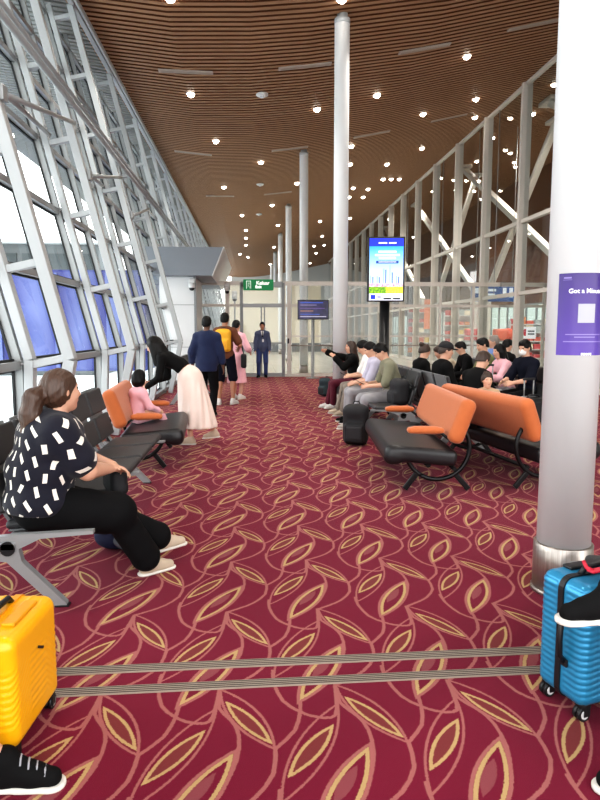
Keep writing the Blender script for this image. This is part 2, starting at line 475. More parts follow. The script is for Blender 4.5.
# ------------------------------------------------------------------ leaning glass wall on the left
SL = .246
def xi(z): return -1.72 - SL * (z - 1.22) if z > 1.22 else -1.72 - .22 * (1.22 - z)
def xo(z): return -2.09 - SL * (z - 1.22) if z > 1.22 else -2.09 - .04 * (1.22 - z)
def xg(z): return -2.25 - SL * (z - 1.17) if z > 1.17 else -2.25
M_glassL = glass_mat('facade_glass', (.90, .95, .96), .55)
M_glassR = glass_mat('partition_glass', (.92, .95, .945), 1.25)
M_glassB = glass_mat('tinted_hall_glass', (.20, .235, .215), 1.0)
M_gask = mat('black_gasket', (24, 26, 28), .6)
TR = [.06, 1.17, 2.13, 3.12, 4.1, 5.1, 6.1, 7.1]
YS = [3.05 * k for k in range(1, 17)]
def truss(k, Y):
    low = 3.8 if 17.5 < Y < 23.6 else 0.0
    t = thing('steel_truss', 'white steel ladder truss of the leaning glass wall, %s from the camera' % nth(k), 'truss', (xi(0), Y, 0), 0, 'trusses of the glass wall')
    o = Vector(t.location)
    def ch(f, nm, w):
        m = MB(); zs = [z for z in (0.0, 1.22, 7.25) if z > low]; zs = [low] + [z for z in zs if z > low]
        for a, b in zip(zs, zs[1:]): m.bar(Vector((f(a), Y, a)) - o, Vector((f(b), Y, b)) - o, w, .12, (0, 1, 0), .008)
        m.build(nm, M_steel, t)
    ch(xi, 'inner_chord', .105); ch(xo, 'outer_chord', .085)
    for z in (1.17, 2.05, 3.05, 4.02, 5.0, 6.0, 7.0):
        if z < low: continue
        m = MB(); m.bar(Vector((xo(z), Y, z)) - o, Vector((xi(z + .08), Y, z + .08)) - o, .07, .09, (0, 1, 0), .006); m.build('link', M_steel, t)
    for z in TR[1:7]:
        if z < low: continue
        m = MB()
        for dy in (-.035, .035): m.tube([Vector((xg(z) + .02, Y + dy, z)) - o, Vector((xo(z) - .02, Y + dy, z + .02)) - o], .014, 8)
        m.lathe([(.035, -.05), (.035, .05)], Vector((xg(z) + .07, Y, z)) - o, 10)
        m.build('bracket', M_alu, t)
for k, Y in enumerate(YS): truss(k, Y)
# windows of the leaning wall
edges = [-2.2] + [0.0] + YS + [51.85]
for k, (a, b) in enumerate(zip(edges, edges[1:])):
    low = 2.98 if 17.0 < (a + b) / 2 < 23 else 0.0
    m = MB(); zs = [z for z in (0.0, 1.17) if z >= low] + [7.4]
    if low: zs = [low, 7.4]
    for z0, z1 in zip(zs, zs[1:]): m.poly([(xg(z0), a, z0), (xg(z0), b, z0), (xg(z1), b, z1), (xg(z1), a, z1)])
    w = m.build('window_%d' % (k + 1), M_glassL); tag(w, kind='structure')
    f = MB(); g = MB()
    for y in (a, (a + b) / 2):
        f_z = [low] + [z for z in (1.17,) if z > low] + [7.4]
        for z0, z1 in zip(f_z, f_z[1:]):
            f.bar((xg(z0) + .05, y, z0), (xg(z1) + .05, y, z1), .09, .065, (0, 1, 0))
            for s in (-1, 1): g.bar((xg(z0) + .012, y + s * .045, z0), (xg(z1) + .012, y + s * .045, z1), .02, .022, (0, 1, 0))
    for z in TR:
        if z < low: continue
        f.box((xg(z) + .04, (a + b) / 2, z), (.09, b - a, .075))
        for s in (-1, 1): g.box((xg(z) + .012, (a + b) / 2, z + s * .05), (.024, b - a, .022))
    f.build('window_frame', M_alu, w); g.build('gasket', M_gask, w)
# long rails and ties of the wall
t = thing('steel_rail', 'long grey double steel rail running along the upper part of the glass wall', 'rail', (xi(4.56), 0, 4.56))
m = MB()
for dx, dz, r in ((.12, 0, .04), (.12, .11, .03)): m.tube([(dx, 0, dz), (dx, 50, dz)], r, 10)
m.build('rail_tube', M_alu, t)
for Y in YS:
    m = MB(); m.box((.085, Y, .04), (.09, .05, .2)); m.build('rail_bracket', M_alu, t)
for k, (a, b) in enumerate(zip(YS, YS[1:])):
    if 13 < a < 24: continue
    t = thing('tie_rod', 'grey forked tube brace of the glass wall, from the %s truss to the next' % nth(k), 'brace', (xi(3.62) + .09, a, 3.62), 0, 'tube braces of the glass wall')
    o = Vector(t.location)
    for X, z in ((xi(4.28) + .09, 4.28), (xo(4.12) + .08, 4.12)):
        m = MB(); m.tube([(0, .07, 0), Vector((X, b - .07, z)) - o], .028, 8); m.build('brace_tube', M_alu, t)
    m = MB(); m.box((-.01, .03, 0), (.05, .12, .14), .01); m.build('node_plate', M_alu, t)
m = MB()
for x, z, w in ((-3.16, 7.28, .10), (-3.02, 7.20, .05)): m.box((x, 24, z), (w, 54, .1), .01)
tag(m.build('trim_3', M_steel), kind='structure')
m = MB(); m.box((-2.22, 24, .05), (.2, 54, .1), .01)
tag(m.build('baseboard_left', M_alu), kind='structure')

# ------------------------------------------------------------------ glazed wall on the right
RY = [18.8 + 3.05 * k for k in range(-6, 17)]
for k, (a, b) in enumerate(zip(RY, RY[1:])):
    m = MB(); m.poly([(GX, a, 0), (GX, a, 8.7), (GX, b, 8.7), (GX, b, 0)])
    w = m.build('window_%d' % (k + 40), M_glassR); tag(w, kind='structure')
    f = MB(); f.box((GX, a, 4.36), (.30, .13, 8.72), .01)
    for z, h in ((.06, .12), (2.6, .11), (4.72, .11), (8.66, .08)): f.box((GX, (a + b) / 2, z), (.14, b - a, h))
    f.build('window_frame', M_frame, w)
    if k % 2 == 0:
        h = MB(); h.tube([(GX - .02, (a + b) / 2 + .5, 2.7), (GX - .02, (a + b) / 2 + .5, 8.6)], .012, 6); h.build('cable', M_alu, w)

# ------------------------------------------------------------------ gate partition across the end
def px(x): return (x - 253) * GATE / 630
PX_ = [-1.68, -.81, -.36, .97, 1.16, 2.75, 4.4, 6.1, 7.2, GX]
for k, (a, b) in enumerate(zip(PX_, PX_[1:])):
    if k == 2: continue
    m = MB(); m.poly([(a, GATE, 0), (b, GATE, 0), (b, GATE, 3.0), (a, GATE, 3.0)])
    w = m.build('window_%d' % (k + 70), M_glassR); tag(w, kind='structure')
    f = MB(); f.box((a, GATE, 1.5), (.075 if k not in (1, 4) else .13, .12, 3.0), .008)
    for z, h in ((2.98, .13), (2.28, .09), (.05, .1), (1.30, .05)): f.box(((a + b) / 2, GATE, z), (b - a, .08, h))
    f.build('window_frame', M_frame, w)
    if b - a > .5:
        r = MB(); r.tube([(a + .05, GATE - .07, 1.0), (b - .05, GATE - .07, 1.0)], .02, 8); r.build('push_bar', M_inox, w)
m = MB(); m.box((9.7, GATE, 2.98), (3.2, .1, .13)); m.box((9.7, GATE, 2.28), (3.2, .08, .09)); m.box((11.3, GATE, 1.5), (.1, .1, 3)); m.box((9.6, GATE, 1.5), (.08, .1, 3))
tag(m.build('trim_4', M_frame), kind='structure')
# double sliding door behind the guard
m = MB(); m.poly([(-.36, GATE, 0), (.97, GATE, 0), (.97, GATE, 2.9), (-.36, GATE, 2.9)])
d = m.build('door_1', M_glassR); tag(d, kind='structure')
m = MB(); m.box((.3, GATE, 2.94), (1.34, .16, .18), .01); m.box((.3, GATE, 2.28), (1.34, .14, .12), .01)
m.build('door_header', M_alu, d)
for x, w in ((-.36, .10), (.97, .10)):
    m = MB(); m.box((x, GATE - .02, 1.5), (w, .12, 3.0), .008); m.build('door_post', M_alud, d)
for x in (.27, .37):
    m = MB(); m.box((x, GATE, 1.12), (.045, .06, 2.2), .006); m.build('door_stile', M_alu, d)
m = MB(); m.box((.3, GATE, .06), (1.3, .06, .12)); m.box((.3, GATE, 1.08), (1.3, .05, .05)); m.build('door_rail', M_alu, d)
m = MB(); m.box((1.13, GATE - .09, 1.15), (.05, .03, .16), .008); m.build('door_control', M_dark, d)

# white portal box with flared canopy, left of the gate
t = thing('portal_box', 'white panelled boarding portal with a flared grey canopy left of the gate', 'portal', (-2.1, 18, 0))
m = MB(); m.box((0, 1.25, 1.49), (.98, 2.5, 2.98), .01); m.build('portal_panel', M_white, t)
m = MB()
for z in (1.02, 2.2): m.box((0, -.003, z), (.96, .012, .014))
m.build('panel_joint', M_alud, t)
pf = [(-1.0, -.4, 2.98), (.98, -.4, 2.98), (1.30, -.4, 3.74), (-1.0, -.4, 3.74)]
M_canopy = mat('canopy_grey', (128, 134, 142), .5, var=.03)
m = MB(); m.prism(pf, (0, 6.0, 0)); m.build('canopy', M_canopy, t)
m = MB(); m.prism([(.985, -.41, 2.96), (1.31, -.41, 3.75), (1.335, -.41, 3.75), (1.01, -.41, 2.96)], (0, 6.02, 0)); m.build('canopy_side', M_white, t)
m = MB(); m.box((.5, -.03, 1.5), (.07, .07, 3.0), .006); m.build('corner_post', M_alud, t)

# solid walls that close the place
M_beige = mat('beige_panel', (222, 214, 196), .5, var=.03, scale=2)
m = MB(); m.box((1.4, 44, 2.4), (6.6, .3, 4.8))
w = tag(m.build('wall_back', M_beige), kind='structure')
m = MB(); m.box((1.4, 43.83, .3), (6.6, .04, .6)); tag(m.build('baseboard_back', M_alud), kind='structure')
M_end = mat('end_wall', (196, 198, 196), .6, var=.05, scale=.6)
m = MB(); m.box((6.7, 70, 5), (18, .2, 10.4)); tag(m.build('wall_far', M_end), kind='structure')
M_brown = mat('brown_wall_panel', (98, 66, 48), .5, var=.08, scale=1.2)
m = MB(); m.box((15.7, 33.5, 6.7), (.2, 73, 7.4)); tag(m.build('wall_right', M_brown), kind='structure')
for k in range(18):
    y = -2 + 4 * k; m = MB(); m.poly([(15.6, y, 0), (15.6, y + 4, 0), (15.6, y + 4, 3), (15.6, y, 3)])
    w = tag(m.build('window_%d' % (90 + k), M_glassB), kind='structure')
    f = MB()
    for q in (0, 1.33, 2.66): f.box((15.6, y + q, 1.5), (.1, .08, 3))
    for z in (.05, 1.1, 2.95): f.box((15.6, y + 2, z), (.08, 4, .08))
    f.build('window_frame', M_alu, w)

# ------------------------------------------------------------------ columns
COL = [('large white round column with the purple poster and a steel collar at its foot', 3.40),
       ('white round column beside the seated travellers, in front of the glass gate', 12.6),
       ('white round column just behind the glass gate partition', 21.7), ('white round column beyond the gate, second behind the glass', 30.8),
       ('white round column beyond the gate, third behind the glass', 39.9), ('white round column far beyond the gate, fourth behind the glass', 49.0), ('white round column far beyond the gate, last of its row', 58.1)]
for lab, y in COL:
    X = 1.775 if y < 5 else 1.74
    t = thing('round_column', lab, 'column', (X, y, 0), 0, 'row of white columns')
    r = .146 if y < 5 else .145
    m = MB(); m.lathe([(r, 0), (r, 7.36), (r - .004, 7.37)], n=48); m.build('shaft', M_white, t)
    m = MB(); m.lathe([(r + .005, 7.27), (r + .005, 7.365), (.10, 7.37), (.10, cz(X) + .02)], n=48); m.build('top_ring', M_steel, t)
    m = MB(); m.lathe([(r + .016, 0), (r + .016, .285), (r + .010, .29), (r - .002, .29)], n=48); m.build('foot_collar', M_inox, t)
    if y < 5:
        m = MB(); m.lathe([(r + .012, .0), (r + .024, .0), (r + .024, .02), (r + .012, .026)], n=48); m.build('collar_base_ring', M_inox, t)

# diagonal steel struts in the hall behind the right glass
M_cream = mat('cream_paint', (216, 212, 204), .45, var=.03)
k = 0
for yt in (20.9, 29.5, 38.1, 46.7):
    for y0, y1, x in ((yt - 10.6, yt, 9.8), (yt - 8.0, yt - 14.5, 11.3)):
        t = thing('diagonal_strut', 'cream diagonal steel strut holding the roof behind the right glass wall, %s from the camera' % nth(k), 'strut', (x, y0, 0), 0, 'diagonal struts behind the glass'); k += 1
        top = cz(x) - .17
        m = MB(); m.bar((0, 0, 3.2), (0, y1 - y0, top), .22, .26, (1, 0, 0), .03); m.build('strut_arm', M_cream, t)
        m = MB(); m.box((0, y1 - y0, top + .05), (.5, .9, .14), .03); m.build('strut_head', M_cream, t)
        m = MB(); m.box((0, 0, 1.6), (.34, .34, 3.25), .03); m.build('strut_base', M_cream, t)

# ------------------------------------------------------------------ outside
M_apron = mat('apron_concrete', (206, 212, 212), .8, var=.05, scale=.05)
m = MB(); m.poly([(-400, -100, -4.5), (60, -100, -4.5), (60, 500, -4.5), (-400, 500, -4.5)])
tag(m.build('floor', M_apron), kind='structure')
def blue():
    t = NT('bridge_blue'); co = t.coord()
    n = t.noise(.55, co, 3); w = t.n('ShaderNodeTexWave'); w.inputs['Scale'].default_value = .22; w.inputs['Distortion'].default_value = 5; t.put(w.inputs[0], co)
    c = t.mix(t.math('MULTIPLY', n, w.outputs[1]), lin((44, 52, 142)), lin((140, 156, 216)))  # pale streaks paint reflections into the blue
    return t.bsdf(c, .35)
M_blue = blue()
t = thing('boarding_bridge', 'long blue passenger boarding bridge outside the left windows', 'boarding bridge', (-3.3, 21.5, 0))
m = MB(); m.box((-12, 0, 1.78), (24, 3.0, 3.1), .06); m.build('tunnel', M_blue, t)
M_bluel = mat('bridge_pale_blue', (110, 124, 186), .4)
for k in range(14):
    m = MB(); m.box((-1.0 - 1.7 * k, -1.53, 1.78), (.12 if k % 3 else .4, .08, 2.9), .01); m.build('tunnel_rib', M_bluel, t)
m = MB()
for x in (-9, -20): m.box((x, 0, -2.2), (.6, .6, 4.7), .05)
m.build('support_leg', M_alud, t)
M_haze = mat('hazy_building', (96, 100, 102), .8, var=.06, scale=.2)
M_hazed = mat('hazy_building_dark', (62, 68, 70), .8, var=.1, scale=.3)
for lab, x, y, w, h, nn in (('long low grey terminal building across the apron, left', -37, 92, 34, 17.2, 10), ('grey terminal pier across the apron, right of the long building', -15, 110, 10, 17.4, 4)):
    t = thing('terminal_building', lab, 'building', (x, y, -4.5))
    m = MB(); m.box((0, 0, h / 2), (w, 12, h), .2); m.build('building_wall', M_haze, t)
    m = MB(); m.box((0, 0, h + .2), (w + 1, 15, .6), .1); m.build('building_roof', M_white, t)
    for i in range(nn):
        m = MB(); m.box((-w / 2 + (i + .5) * w / nn, -6.1, h - 2.6), (w / nn * .8, .2, 2.6)); m.build('window_band', M_hazed, t)
# ------------------------------------------------------------------ seating
def beam_bench(label, n, loc, rotz, group=None, pitch=.57, inset=0.0):
    """row of charcoal seats on an aluminium beam; local: seats along X, facing +Y, hub at y=0"""
    t = thing('beam_seating', label, 'bench', loc, rotz, group)
    L = n * pitch
    for i in range(n):
        x = -L / 2 + (i + .5) * pitch - inset
        m = MB(); m.box((x, .19, .425), (pitch - .045, .47, .05), .022, 3, (math.radians(4), 0, 0)); s = m.build('seat', M_vinyl, t)
        m = MB(); m.box((x, .19, .394), (pitch - .06, .44, .012), .004, 1, (math.radians(4), 0, 0)); m.build('seat_pan', M_alud, s)
        for z, y in ((.585, -.085), (.825, -.155)):
            m = MB(); m.box((x, y, z), (pitch - .045, .04, .222), .018, 3, (math.radians(16), 0, 0)); m.build('backrest', M_vinyl, t)
        m = MB(); m.box((x, -.15, .70), (pitch - .10, .012, .5), .005, 1, (math.radians(16), 0, 0)); m.bar((x - .17, -.03, .39), (x - .17, -.11, .52), .03, .02); m.bar((x + .17, -.03, .39), (x + .17, -.11, .52), .03, .02)
        m.build('back_shell', M_alud, t)
    m = MB(); m.box((0, .03, .345), (L, .09, .055), .012); m.build('beam', M_alud, t)
    for x in sorted({-L / 2 + .03, L / 2 - .03} | ({0.0} if n > 3 else set())):
        # Y-shaped flat leg plate
        pf = [(.48, .405), (.20, .385), (.085, .33), (.10, .26), (.325, .02), (.325, 0), (.27, 0), (.24, .03), (.02, .26), (-.06, .27), (-.235, .03), (-.26, 0), (-.33, 0), (-.33, .02), (-.13, .33), (-.16, .40), (-.10, .42), (-.02, .40), (.10, .41), (.48, .425)]
        m = MB(); m.prism([(x - .022, y, z) for y, z in pf], (.044, 0, 0)); lg = m.build('leg', M_alu, t)
        m = MB(); m.tube([(x - .03, .03, .335), (x + .03, .03, .335)], .04, 18); m.build('hub_cap', M_dark, lg)
        m = MB()
        for y in (.298, -.30): m.box((x, y, .005), (.05, .075, .01), .003)
        m.build('foot_pad', M_dark, lg)
    return t

def lounge(label, loc, rotz, group, L=1.85):
    """two-place lounge seat; local: along X, facing +Y"""
    t = thing('lounge_seat', label, 'lounge seat', loc, rotz, group)
    s = SDF(.014)
    ca, sa = math.cos(math.radians(5)), math.sin(math.radians(5))
    R = np.array([[1, 0, 0], [0, ca, -sa], [0, sa, ca]])
    s.rbox((0, .14, .355), (L / 2, .33, .075), .05, R, .0).rbox((0, .40, .345), (L / 2, .075, .075), .06, None, .05)
    sdf_obj('seat', s, M_vinylb, t)
    a = math.radians(20); R = np.array([[1, 0, 0], [0, math.cos(a), -math.sin(a)], [0, math.sin(a), math.cos(a)]])
    s = SDF(.014); s.rbox((0, -.235, .665), (L / 2 - .02, .075, .215), .065, R)
    bk = sdf_obj('backrest', s, M_orange, t)
    for sx in (-1, 1):
        x = sx * (L / 2 - .16)
        s = SDF(.01); s.rbox((x + sx * .02, .09, .575), (.055, .17, .028), .026, None).cap((x + sx * .02, .0, .575), (x + sx * .02, .19, .58), .04, .035, .02)
        ar = sdf_obj('armrest', s, M_orange, t)
        m = MB(); m.tube([(x + sx * .02, -.03, .57), (x + sx * .02, -.12, .5), (x + sx * .02, -.16, .47)], .014, 8); m.build('armrest_arm', M_blackmetal, ar)
        m = MB(); pts = []
        for k in range(27):
            th = math.radians(150 + k * 9.2)
            pts.append((x, -.03 - .30 * math.cos(th) * 1.0, .405 + .30 * math.sin(th)))
        # ring runs from the seat front, under the seat, up behind the back
        m.tube([(x, -.03 + .30 * math.cos(q), .405 + .30 * math.sin(q)) for q in np.radians(np.linspace(-60, -215, 26)) ], .021, 10)
        m.tube([(x, -.03 + .30 * math.cos(q), .405 + .30 * math.sin(q)) for q in np.radians(np.linspace(-60, -18, 8)) ], .021, 10)
        rg = m.build('side_ring', M_blackmetal, t)
        m = MB(); m.bar((x, .16, .16), (x, .27, .012), .05, .03, (1, 0, 0), .006); m.build('leg', M_blackmetal, t)
        m = MB(); m.bar((x, -.20, .16), (x, -.33, .012), .05, .03, (1, 0, 0), .006); m.build('leg', M_blackmetal, t)
    m = MB(); m.tube([(-L / 2 + .16, .05, .24), (L / 2 - .16, .05, .24)], .025, 10); m.tube([(-L / 2 + .16, -.20, .20), (L / 2 - .16, -.20, .20)], .02, 10); m.build('cross_tube', M_blackmetal, t)
    return t

SG = 'charcoal beam seating'
beam_bench('row of charcoal seats on aluminium legs under the woman in the dashed navy top', 5, (-1.35, 4.79, 0), -PI / 2, SG, .57, .15)
beam_bench('row of charcoal seats nearest the camera on the left, mostly outside the frame', 3, (-1.58, 1.55, 0), -PI / 2, SG)
beam_bench('row of charcoal seats by the glass wall behind the queueing people', 4, (-1.35, 13.9, 0), -PI / 2, SG)
beam_bench('row of charcoal seats under the men in pale shirts looking at phones', 3, (2.07, 9.25, 0), PI / 2, SG)
beam_bench('row of charcoal seats under the capped man, back to back with the phone readers', 5, (2.57, 8.99, 0), -PI / 2, SG, .58)
beam_bench('row of charcoal seats across the aisle under the masked man', 6, (4.2, 10.75, 0), PI / 2, SG, .6)
beam_bench('row of charcoal seats nearest the camera on the right, outside the frame', 3, (1.95, 1.9, 0), PI / 2, SG)
beam_bench('row of charcoal seats at the back right, facing the shops', 4, (4.75, 11.6, 0), -PI / 2, SG, .6)
LG = 'orange and black lounge seats'
lounge('orange and black lounge seat facing left, empty, nearest on the right', (1.74, 6.46, 0), math.radians(85.5), LG)
lounge('orange and black lounge seat turned away, back to back with the empty one', (2.69, 6.50, 0), math.radians(-82), LG)
lounge('orange and black lounge seat on the left under the pink-dressed child', (-1.28, 7.42, 0), math.radians(-86), LG, 1.5)
lounge('orange lounge seat far on the right under the woman in the black jacket', (2.05, 11.35, 0), math.radians(90), LG)

# ------------------------------------------------------------------ luggage
def suitcase(name, label, w, d, h, shell, loc, rotz, ribs, vox=.0045, handle=0.0, parts=True, seam=None, tagcol=None, wheel_hub=None):
    t = thing(name, label, 'suitcase', loc, rotz)
    z0 = .055; s = SDF(vox)
    s.rbox((0, 0, z0 + h / 2), (w / 2, d / 2, h / 2), .045)
    if ribs: s.mods.append(ribs)
    sdf_obj('shell', s, shell, t)
    m = MB(); e = .006
    # zip band all around the middle
    pr = []; r = .045
    for cx, cz_, a0 in ((w / 2 - r, z0 + h - r, 0), (-w / 2 + r, z0 + h - r, 90), (-w / 2 + r, z0 + r, 180), (w / 2 - r, z0 + r, 270)):
        for q in range(7):
            a = math.radians(a0 + 15 * q); pr.append((cx + (r + e) * math.cos(a), cz_ + (r + e) * math.sin(a)))
    n = len(pr); bm = m.bm; hw = .013
    A = [bm.verts.new((x, -hw, z)) for x, z in pr]; B = [bm.verts.new((x, hw, z)) for x, z in pr]
    A2 = [bm.verts.new((x * .96, -hw, z0 + h / 2 + (z - z0 - h / 2) * .96)) for x, z in pr]; B2 = [bm.verts.new((x * .96, hw, z0 + h / 2 + (z - z0 - h / 2) * .96)) for x, z in pr]
    for i in range(n):
        j = (i + 1) % n
        bm.faces.new((A[i], A[j], B[j], B[i])); bm.faces.new((A[i], A2[i], A2[j], A[j])); bm.faces.new((B[i], B[j], B2[j], B2[i]))
    m.build('zip_band', seam or M_dark, t)
    # side handle + top handle
    for sx in (-1, 1):
        x = sx * (w / 2 + .004); zc = z0 + h * .52
        m = MB(); m.tube([(x, -.035, zc - .09), (x + sx * .026, -.035, zc - .06), (x + sx * .03, -.035, zc), (x + sx * .026, -.035, zc + .06), (x, -.035, zc + .09)], .011, 8)
        m.box((x, -.035, zc - .095), (.012, .03, .03), .004); m.box((x, -.035, zc + .095), (.012, .03, .03), .004)
        m.build('side_handle', M_dark, t)
    m = MB(); zt = z0 + h + .002
    m.tube([(-.10, 0, zt), (-.075, 0, zt + .026), (0, 0, zt + .03), (.075, 0, zt + .026), (.10, 0, zt)], .012, 8)
    th = m.build('top_handle', M_dark, t)
    m = MB(); m.box((0, d * .28, zt + .004), (.2, .05, .014), .005)
    if handle:
        for sx in (-1, 1): m.tube([(sx * .075, d * .28, zt), (sx * .075, d * .28, zt + handle)], .009, 8)
    pt = m.build('pull_handle', M_alu if handle else (seam or M_dark), t)
    if handle:
        m = MB(); m.box((0, d * .28, zt + handle), (.19, .03, .03), .01); m.build('grip', M_dark, pt)
    for sx in (-1, 1):
        for sy in (-1, 1):
            cx, cy = sx * (w / 2 - .045), sy * (d / 2 - .035)
            m = MB(); m.box((cx, cy, .062), (.05, .045, .035), .012); m.box((cx, cy - .02, .045), (.03, .006, .05), .002); m.box((cx, cy + .02, .045), (.03, .006, .05), .002)
            hs = m.build('wheel_housing', M_dark, t)
            m = MB()
            for o in (-.011, .011): m.tube([(cx + sx * .008, cy + o - .007, .028), (cx + sx * .008, cy + o + .007, .028)], .028, 18)
            wl = m.build('wheel', M_dark, hs)
            m = MB()
            m.tube([(cx + sx * .008, cy - .0205, .028), (cx + sx * .008, cy + .0205, .028)], .018, 14)
            m.build('wheel_hub', wheel_hub or M_alu, wl)
    return t
M_yellow = mat('yellow_polycarbonate', (240, 172, 18), .28, var=.02, scale=5)
M_yellowd = mat('yellow_band', (222, 152, 14), .35, var=.02)
M_bluecase = mat('blue_metallic_shell', (52, 142, 186), .3, .35, var=.03, scale=5)
M_silver = mat('silver_shell', (196, 200, 204), .35, .3, var=.03)
def ribs_yellow(X, Y, Z):
    # horizontal ribs that rise as chevrons on the broad faces and fade to a smooth top
    f = np.sin((Z + np.abs(X) * .0 - np.clip(np.abs(Y) - .09, 0, 1) * 0 - np.clip(.19 - np.abs(X), 0, .12) * .9) * 2 * PI / .026)
    msk = np.clip((.365 - Z) / .03, 0, 1) * np.clip((Z - .12) / .03, 0, 1)
    rails = np.maximum(0, 1 - np.abs(np.abs(Y) - .055) / .008) * np.clip((Z - .08) / .05, 0, 1)
    return (-.0016 * f * msk * np.clip((np.abs(Y) - .035) / .01, 0, 1) - .003 * rails).astype(np.float32)
def ribs_blue(X, Y, Z):
    f = np.maximum(0, np.sin((Z + .12 * np.abs(X + .0)) * 2 * PI / .024)) ** .7
    msk = np.clip((np.abs(Y) - .022) / .008, 0, 1) * np.clip((.535 - Z) / .02, 0, 1) * np.clip((Z - .09) / .02, 0, 1)
    top = np.maximum(0, np.sin(X * 2 * PI / .03)) * np.clip((Z - .55) / .01, 0, 1)
    return (.0032 * f * msk + .002 * top).astype(np.float32)
y = suitcase('suitcase', 'yellow hard-shell suitcase with ribbed sides in the bottom left corner', .40, .27, .41, M_yellow, (-.935, 2.28, 0), math.radians(-94), ribs_yellow, .004, seam=M_yellowd)
m = MB(); m.box((-.02, .1385, .33), (.05, .004, .010), .001, 1, (0, -.5, 0)); m.build('badge', M_dark, y)
m = MB(); m.tube([(.199, .06, .33), (.204, .06, .33)], .018, 14); m.box((.202, .06, .36), (.006, .03, .06), .003); m.build('side_latch', M_dark, y)
m = MB(); m.box((.185, .07, .085), (.03, .03, .07), .01); m.build('corner_foot', M_dark, y)
b = suitcase('suitcase', 'metallic blue ribbed cabin suitcase with black zip in the bottom right corner', .38, .25, .485, M_bluecase, (1.375, 2.335, 0), math.radians(17), ribs_blue, .004, wheel_hub=M_white)
M_redtag = mat('red_tag', (206, 40, 66), .5)
m = MB(); m.tube([(-.085, 0, .592), (-.10, -.03, .58), (-.085, -.05, .573)], .008, 8); m.box((-.07, -.05, .572), (.07, .035, .008), .003); m.box((-.02, -.06, .572), (.03, .025, .008), .003, 1, (0, 0, .5)); m.build('ribbon_tag', M_redtag, b)
suitcase('suitcase', 'silver hard suitcase with raised handle in front of the masked man', .36, .23, .54, M_silver, (3.66, 9.5, 0), math.radians(8), None, .008, handle=.36)
suitcase('suitcase', 'black suitcase with raised handle behind the big column on the right', .42, .28, .62, M_dark, (3.42, 7.45, 0), math.radians(20), None, .008, handle=.22)

M_bagk = mat('black_nylon', (26, 26, 30), .7, var=.15, scale=30, bump=.3, bscale=150)
M_bagteal = mat('dark_teal_nylon', (34, 52, 58), .7, var=.15, scale=30, bump=.3, bscale=150)
M_bagnavy = mat('navy_cloth', (26, 34, 66), .8, var=.2, scale=25, bump=.4, bscale=60)
def backpack(label, loc, rotz, w, d, h, m1, m2=None, name='backpack', wheels=False, lean=0.0):
    t = thing(name, label, 'bag', loc, rotz)
    s = SDF(.008)
    s.rbox((0, 0, h / 2 + .01), (w / 2, d / 2 * .8, h / 2), min(w, d) * .33, None).rbox((0, d * .36, h * .33), (w * .38, d * .2, h * .24), .035, None, .03).ell((0, 0, h * .86), (w * .42, d * .42, h * .16), None, .06)
    sdf_obj('pack', s, m1, t)
    s = SDF(.008); s.rbox((0, d * .44, h * .34), (w * .34, d * .14, h * .19), .03, None); sdf_obj('front_pocket', s, m2 or m1, t)
    m = MB(); m.tube([(-.05, -d * .2, h), (-.03, -d * .2, h + .05), (.03, -d * .2, h + .05), (.05, -d * .2, h)], .009, 8); m.build('grab_handle', M_dark, t)
    for sx in (-1, 1):
        m = MB(); m.tube([(sx * w * .28, -d * .3, h * .96), (sx * w * .3, -d * .56, h * .75), (sx * w * .3, -d * .56, h * .4), (sx * w * .36, -d * .4, h * .12)], .016, 8); m.build('strap', M_dark, t)
    m = MB(); m.tube([(-w * .47, d * .08, h * .5), (-w * .44, d * .1, h * .86), (-w * .25, d * .1, h * .98), (w * .25, d * .1, h * .98), (w * .44, d * .1, h * .86), (w * .47, d * .08, h * .5)], .006, 6); m.build('zip', M_alud, t)
    if wheels:
        for sx in (-1, 1):
            m = MB(); m.tube([(sx * w * .36 - .012, -d * .3, .028), (sx * w * .36 + .012, -d * .3, .028)], .028, 14); m.build('wheel', M_dark, t)
    return t
backpack('black upright travel backpack standing on the carpet before the phone readers', (1.33, 8.08, 0), math.radians(160), .33, .26, .52, M_bagk, mat('black_nylon_panel', (36, 36, 40), .5), 'travel_backpack', True)
backpack('dark teal backpack on the carpet by the white column', (1.63, 14.2, 0), math.radians(120), .32, .24, .40, M_bagteal, M_bagk)
backpack('black backpack lying on the seat behind the man in the olive shirt', (2.02, 8.58, .455), math.radians(100), .34, .26, .36, M_bagk, M_bagk)
# soft bag under the near bench
t = thing('cloth_bag', 'navy and grey cloth bag under the legs of the seated woman', 'bag', (-.93, 4.28, 0))
s = SDF(.008); s.ell((-.03, .02, .09), (.14, .10, .09)).ell((-.09, .03, .14), (.07, .08, .06), None, .04); s.clip((0, 0, .003), (0, 0, -1)); sdf_obj('pouch', s, M_bagnavy, t)
s = SDF(.008); s.ell((.10, -.05, .06), (.10, .06, .06)).ell((.03, -.04, .085), (.07, .06, .05), None, .03); s.clip((0, 0, .003), (0, 0, -1)); sdf_obj('grey_pocket', s, mat('grey_mesh', (92, 96, 104), .8, bump=.3), t)
m = MB(); m.tube([(-.12, 0, .17), (-.09, -.01, .22), (-.03, -.01, .21), (0, 0, .16)], .008, 8); m.build('bag_handle', M_bagnavy, t)

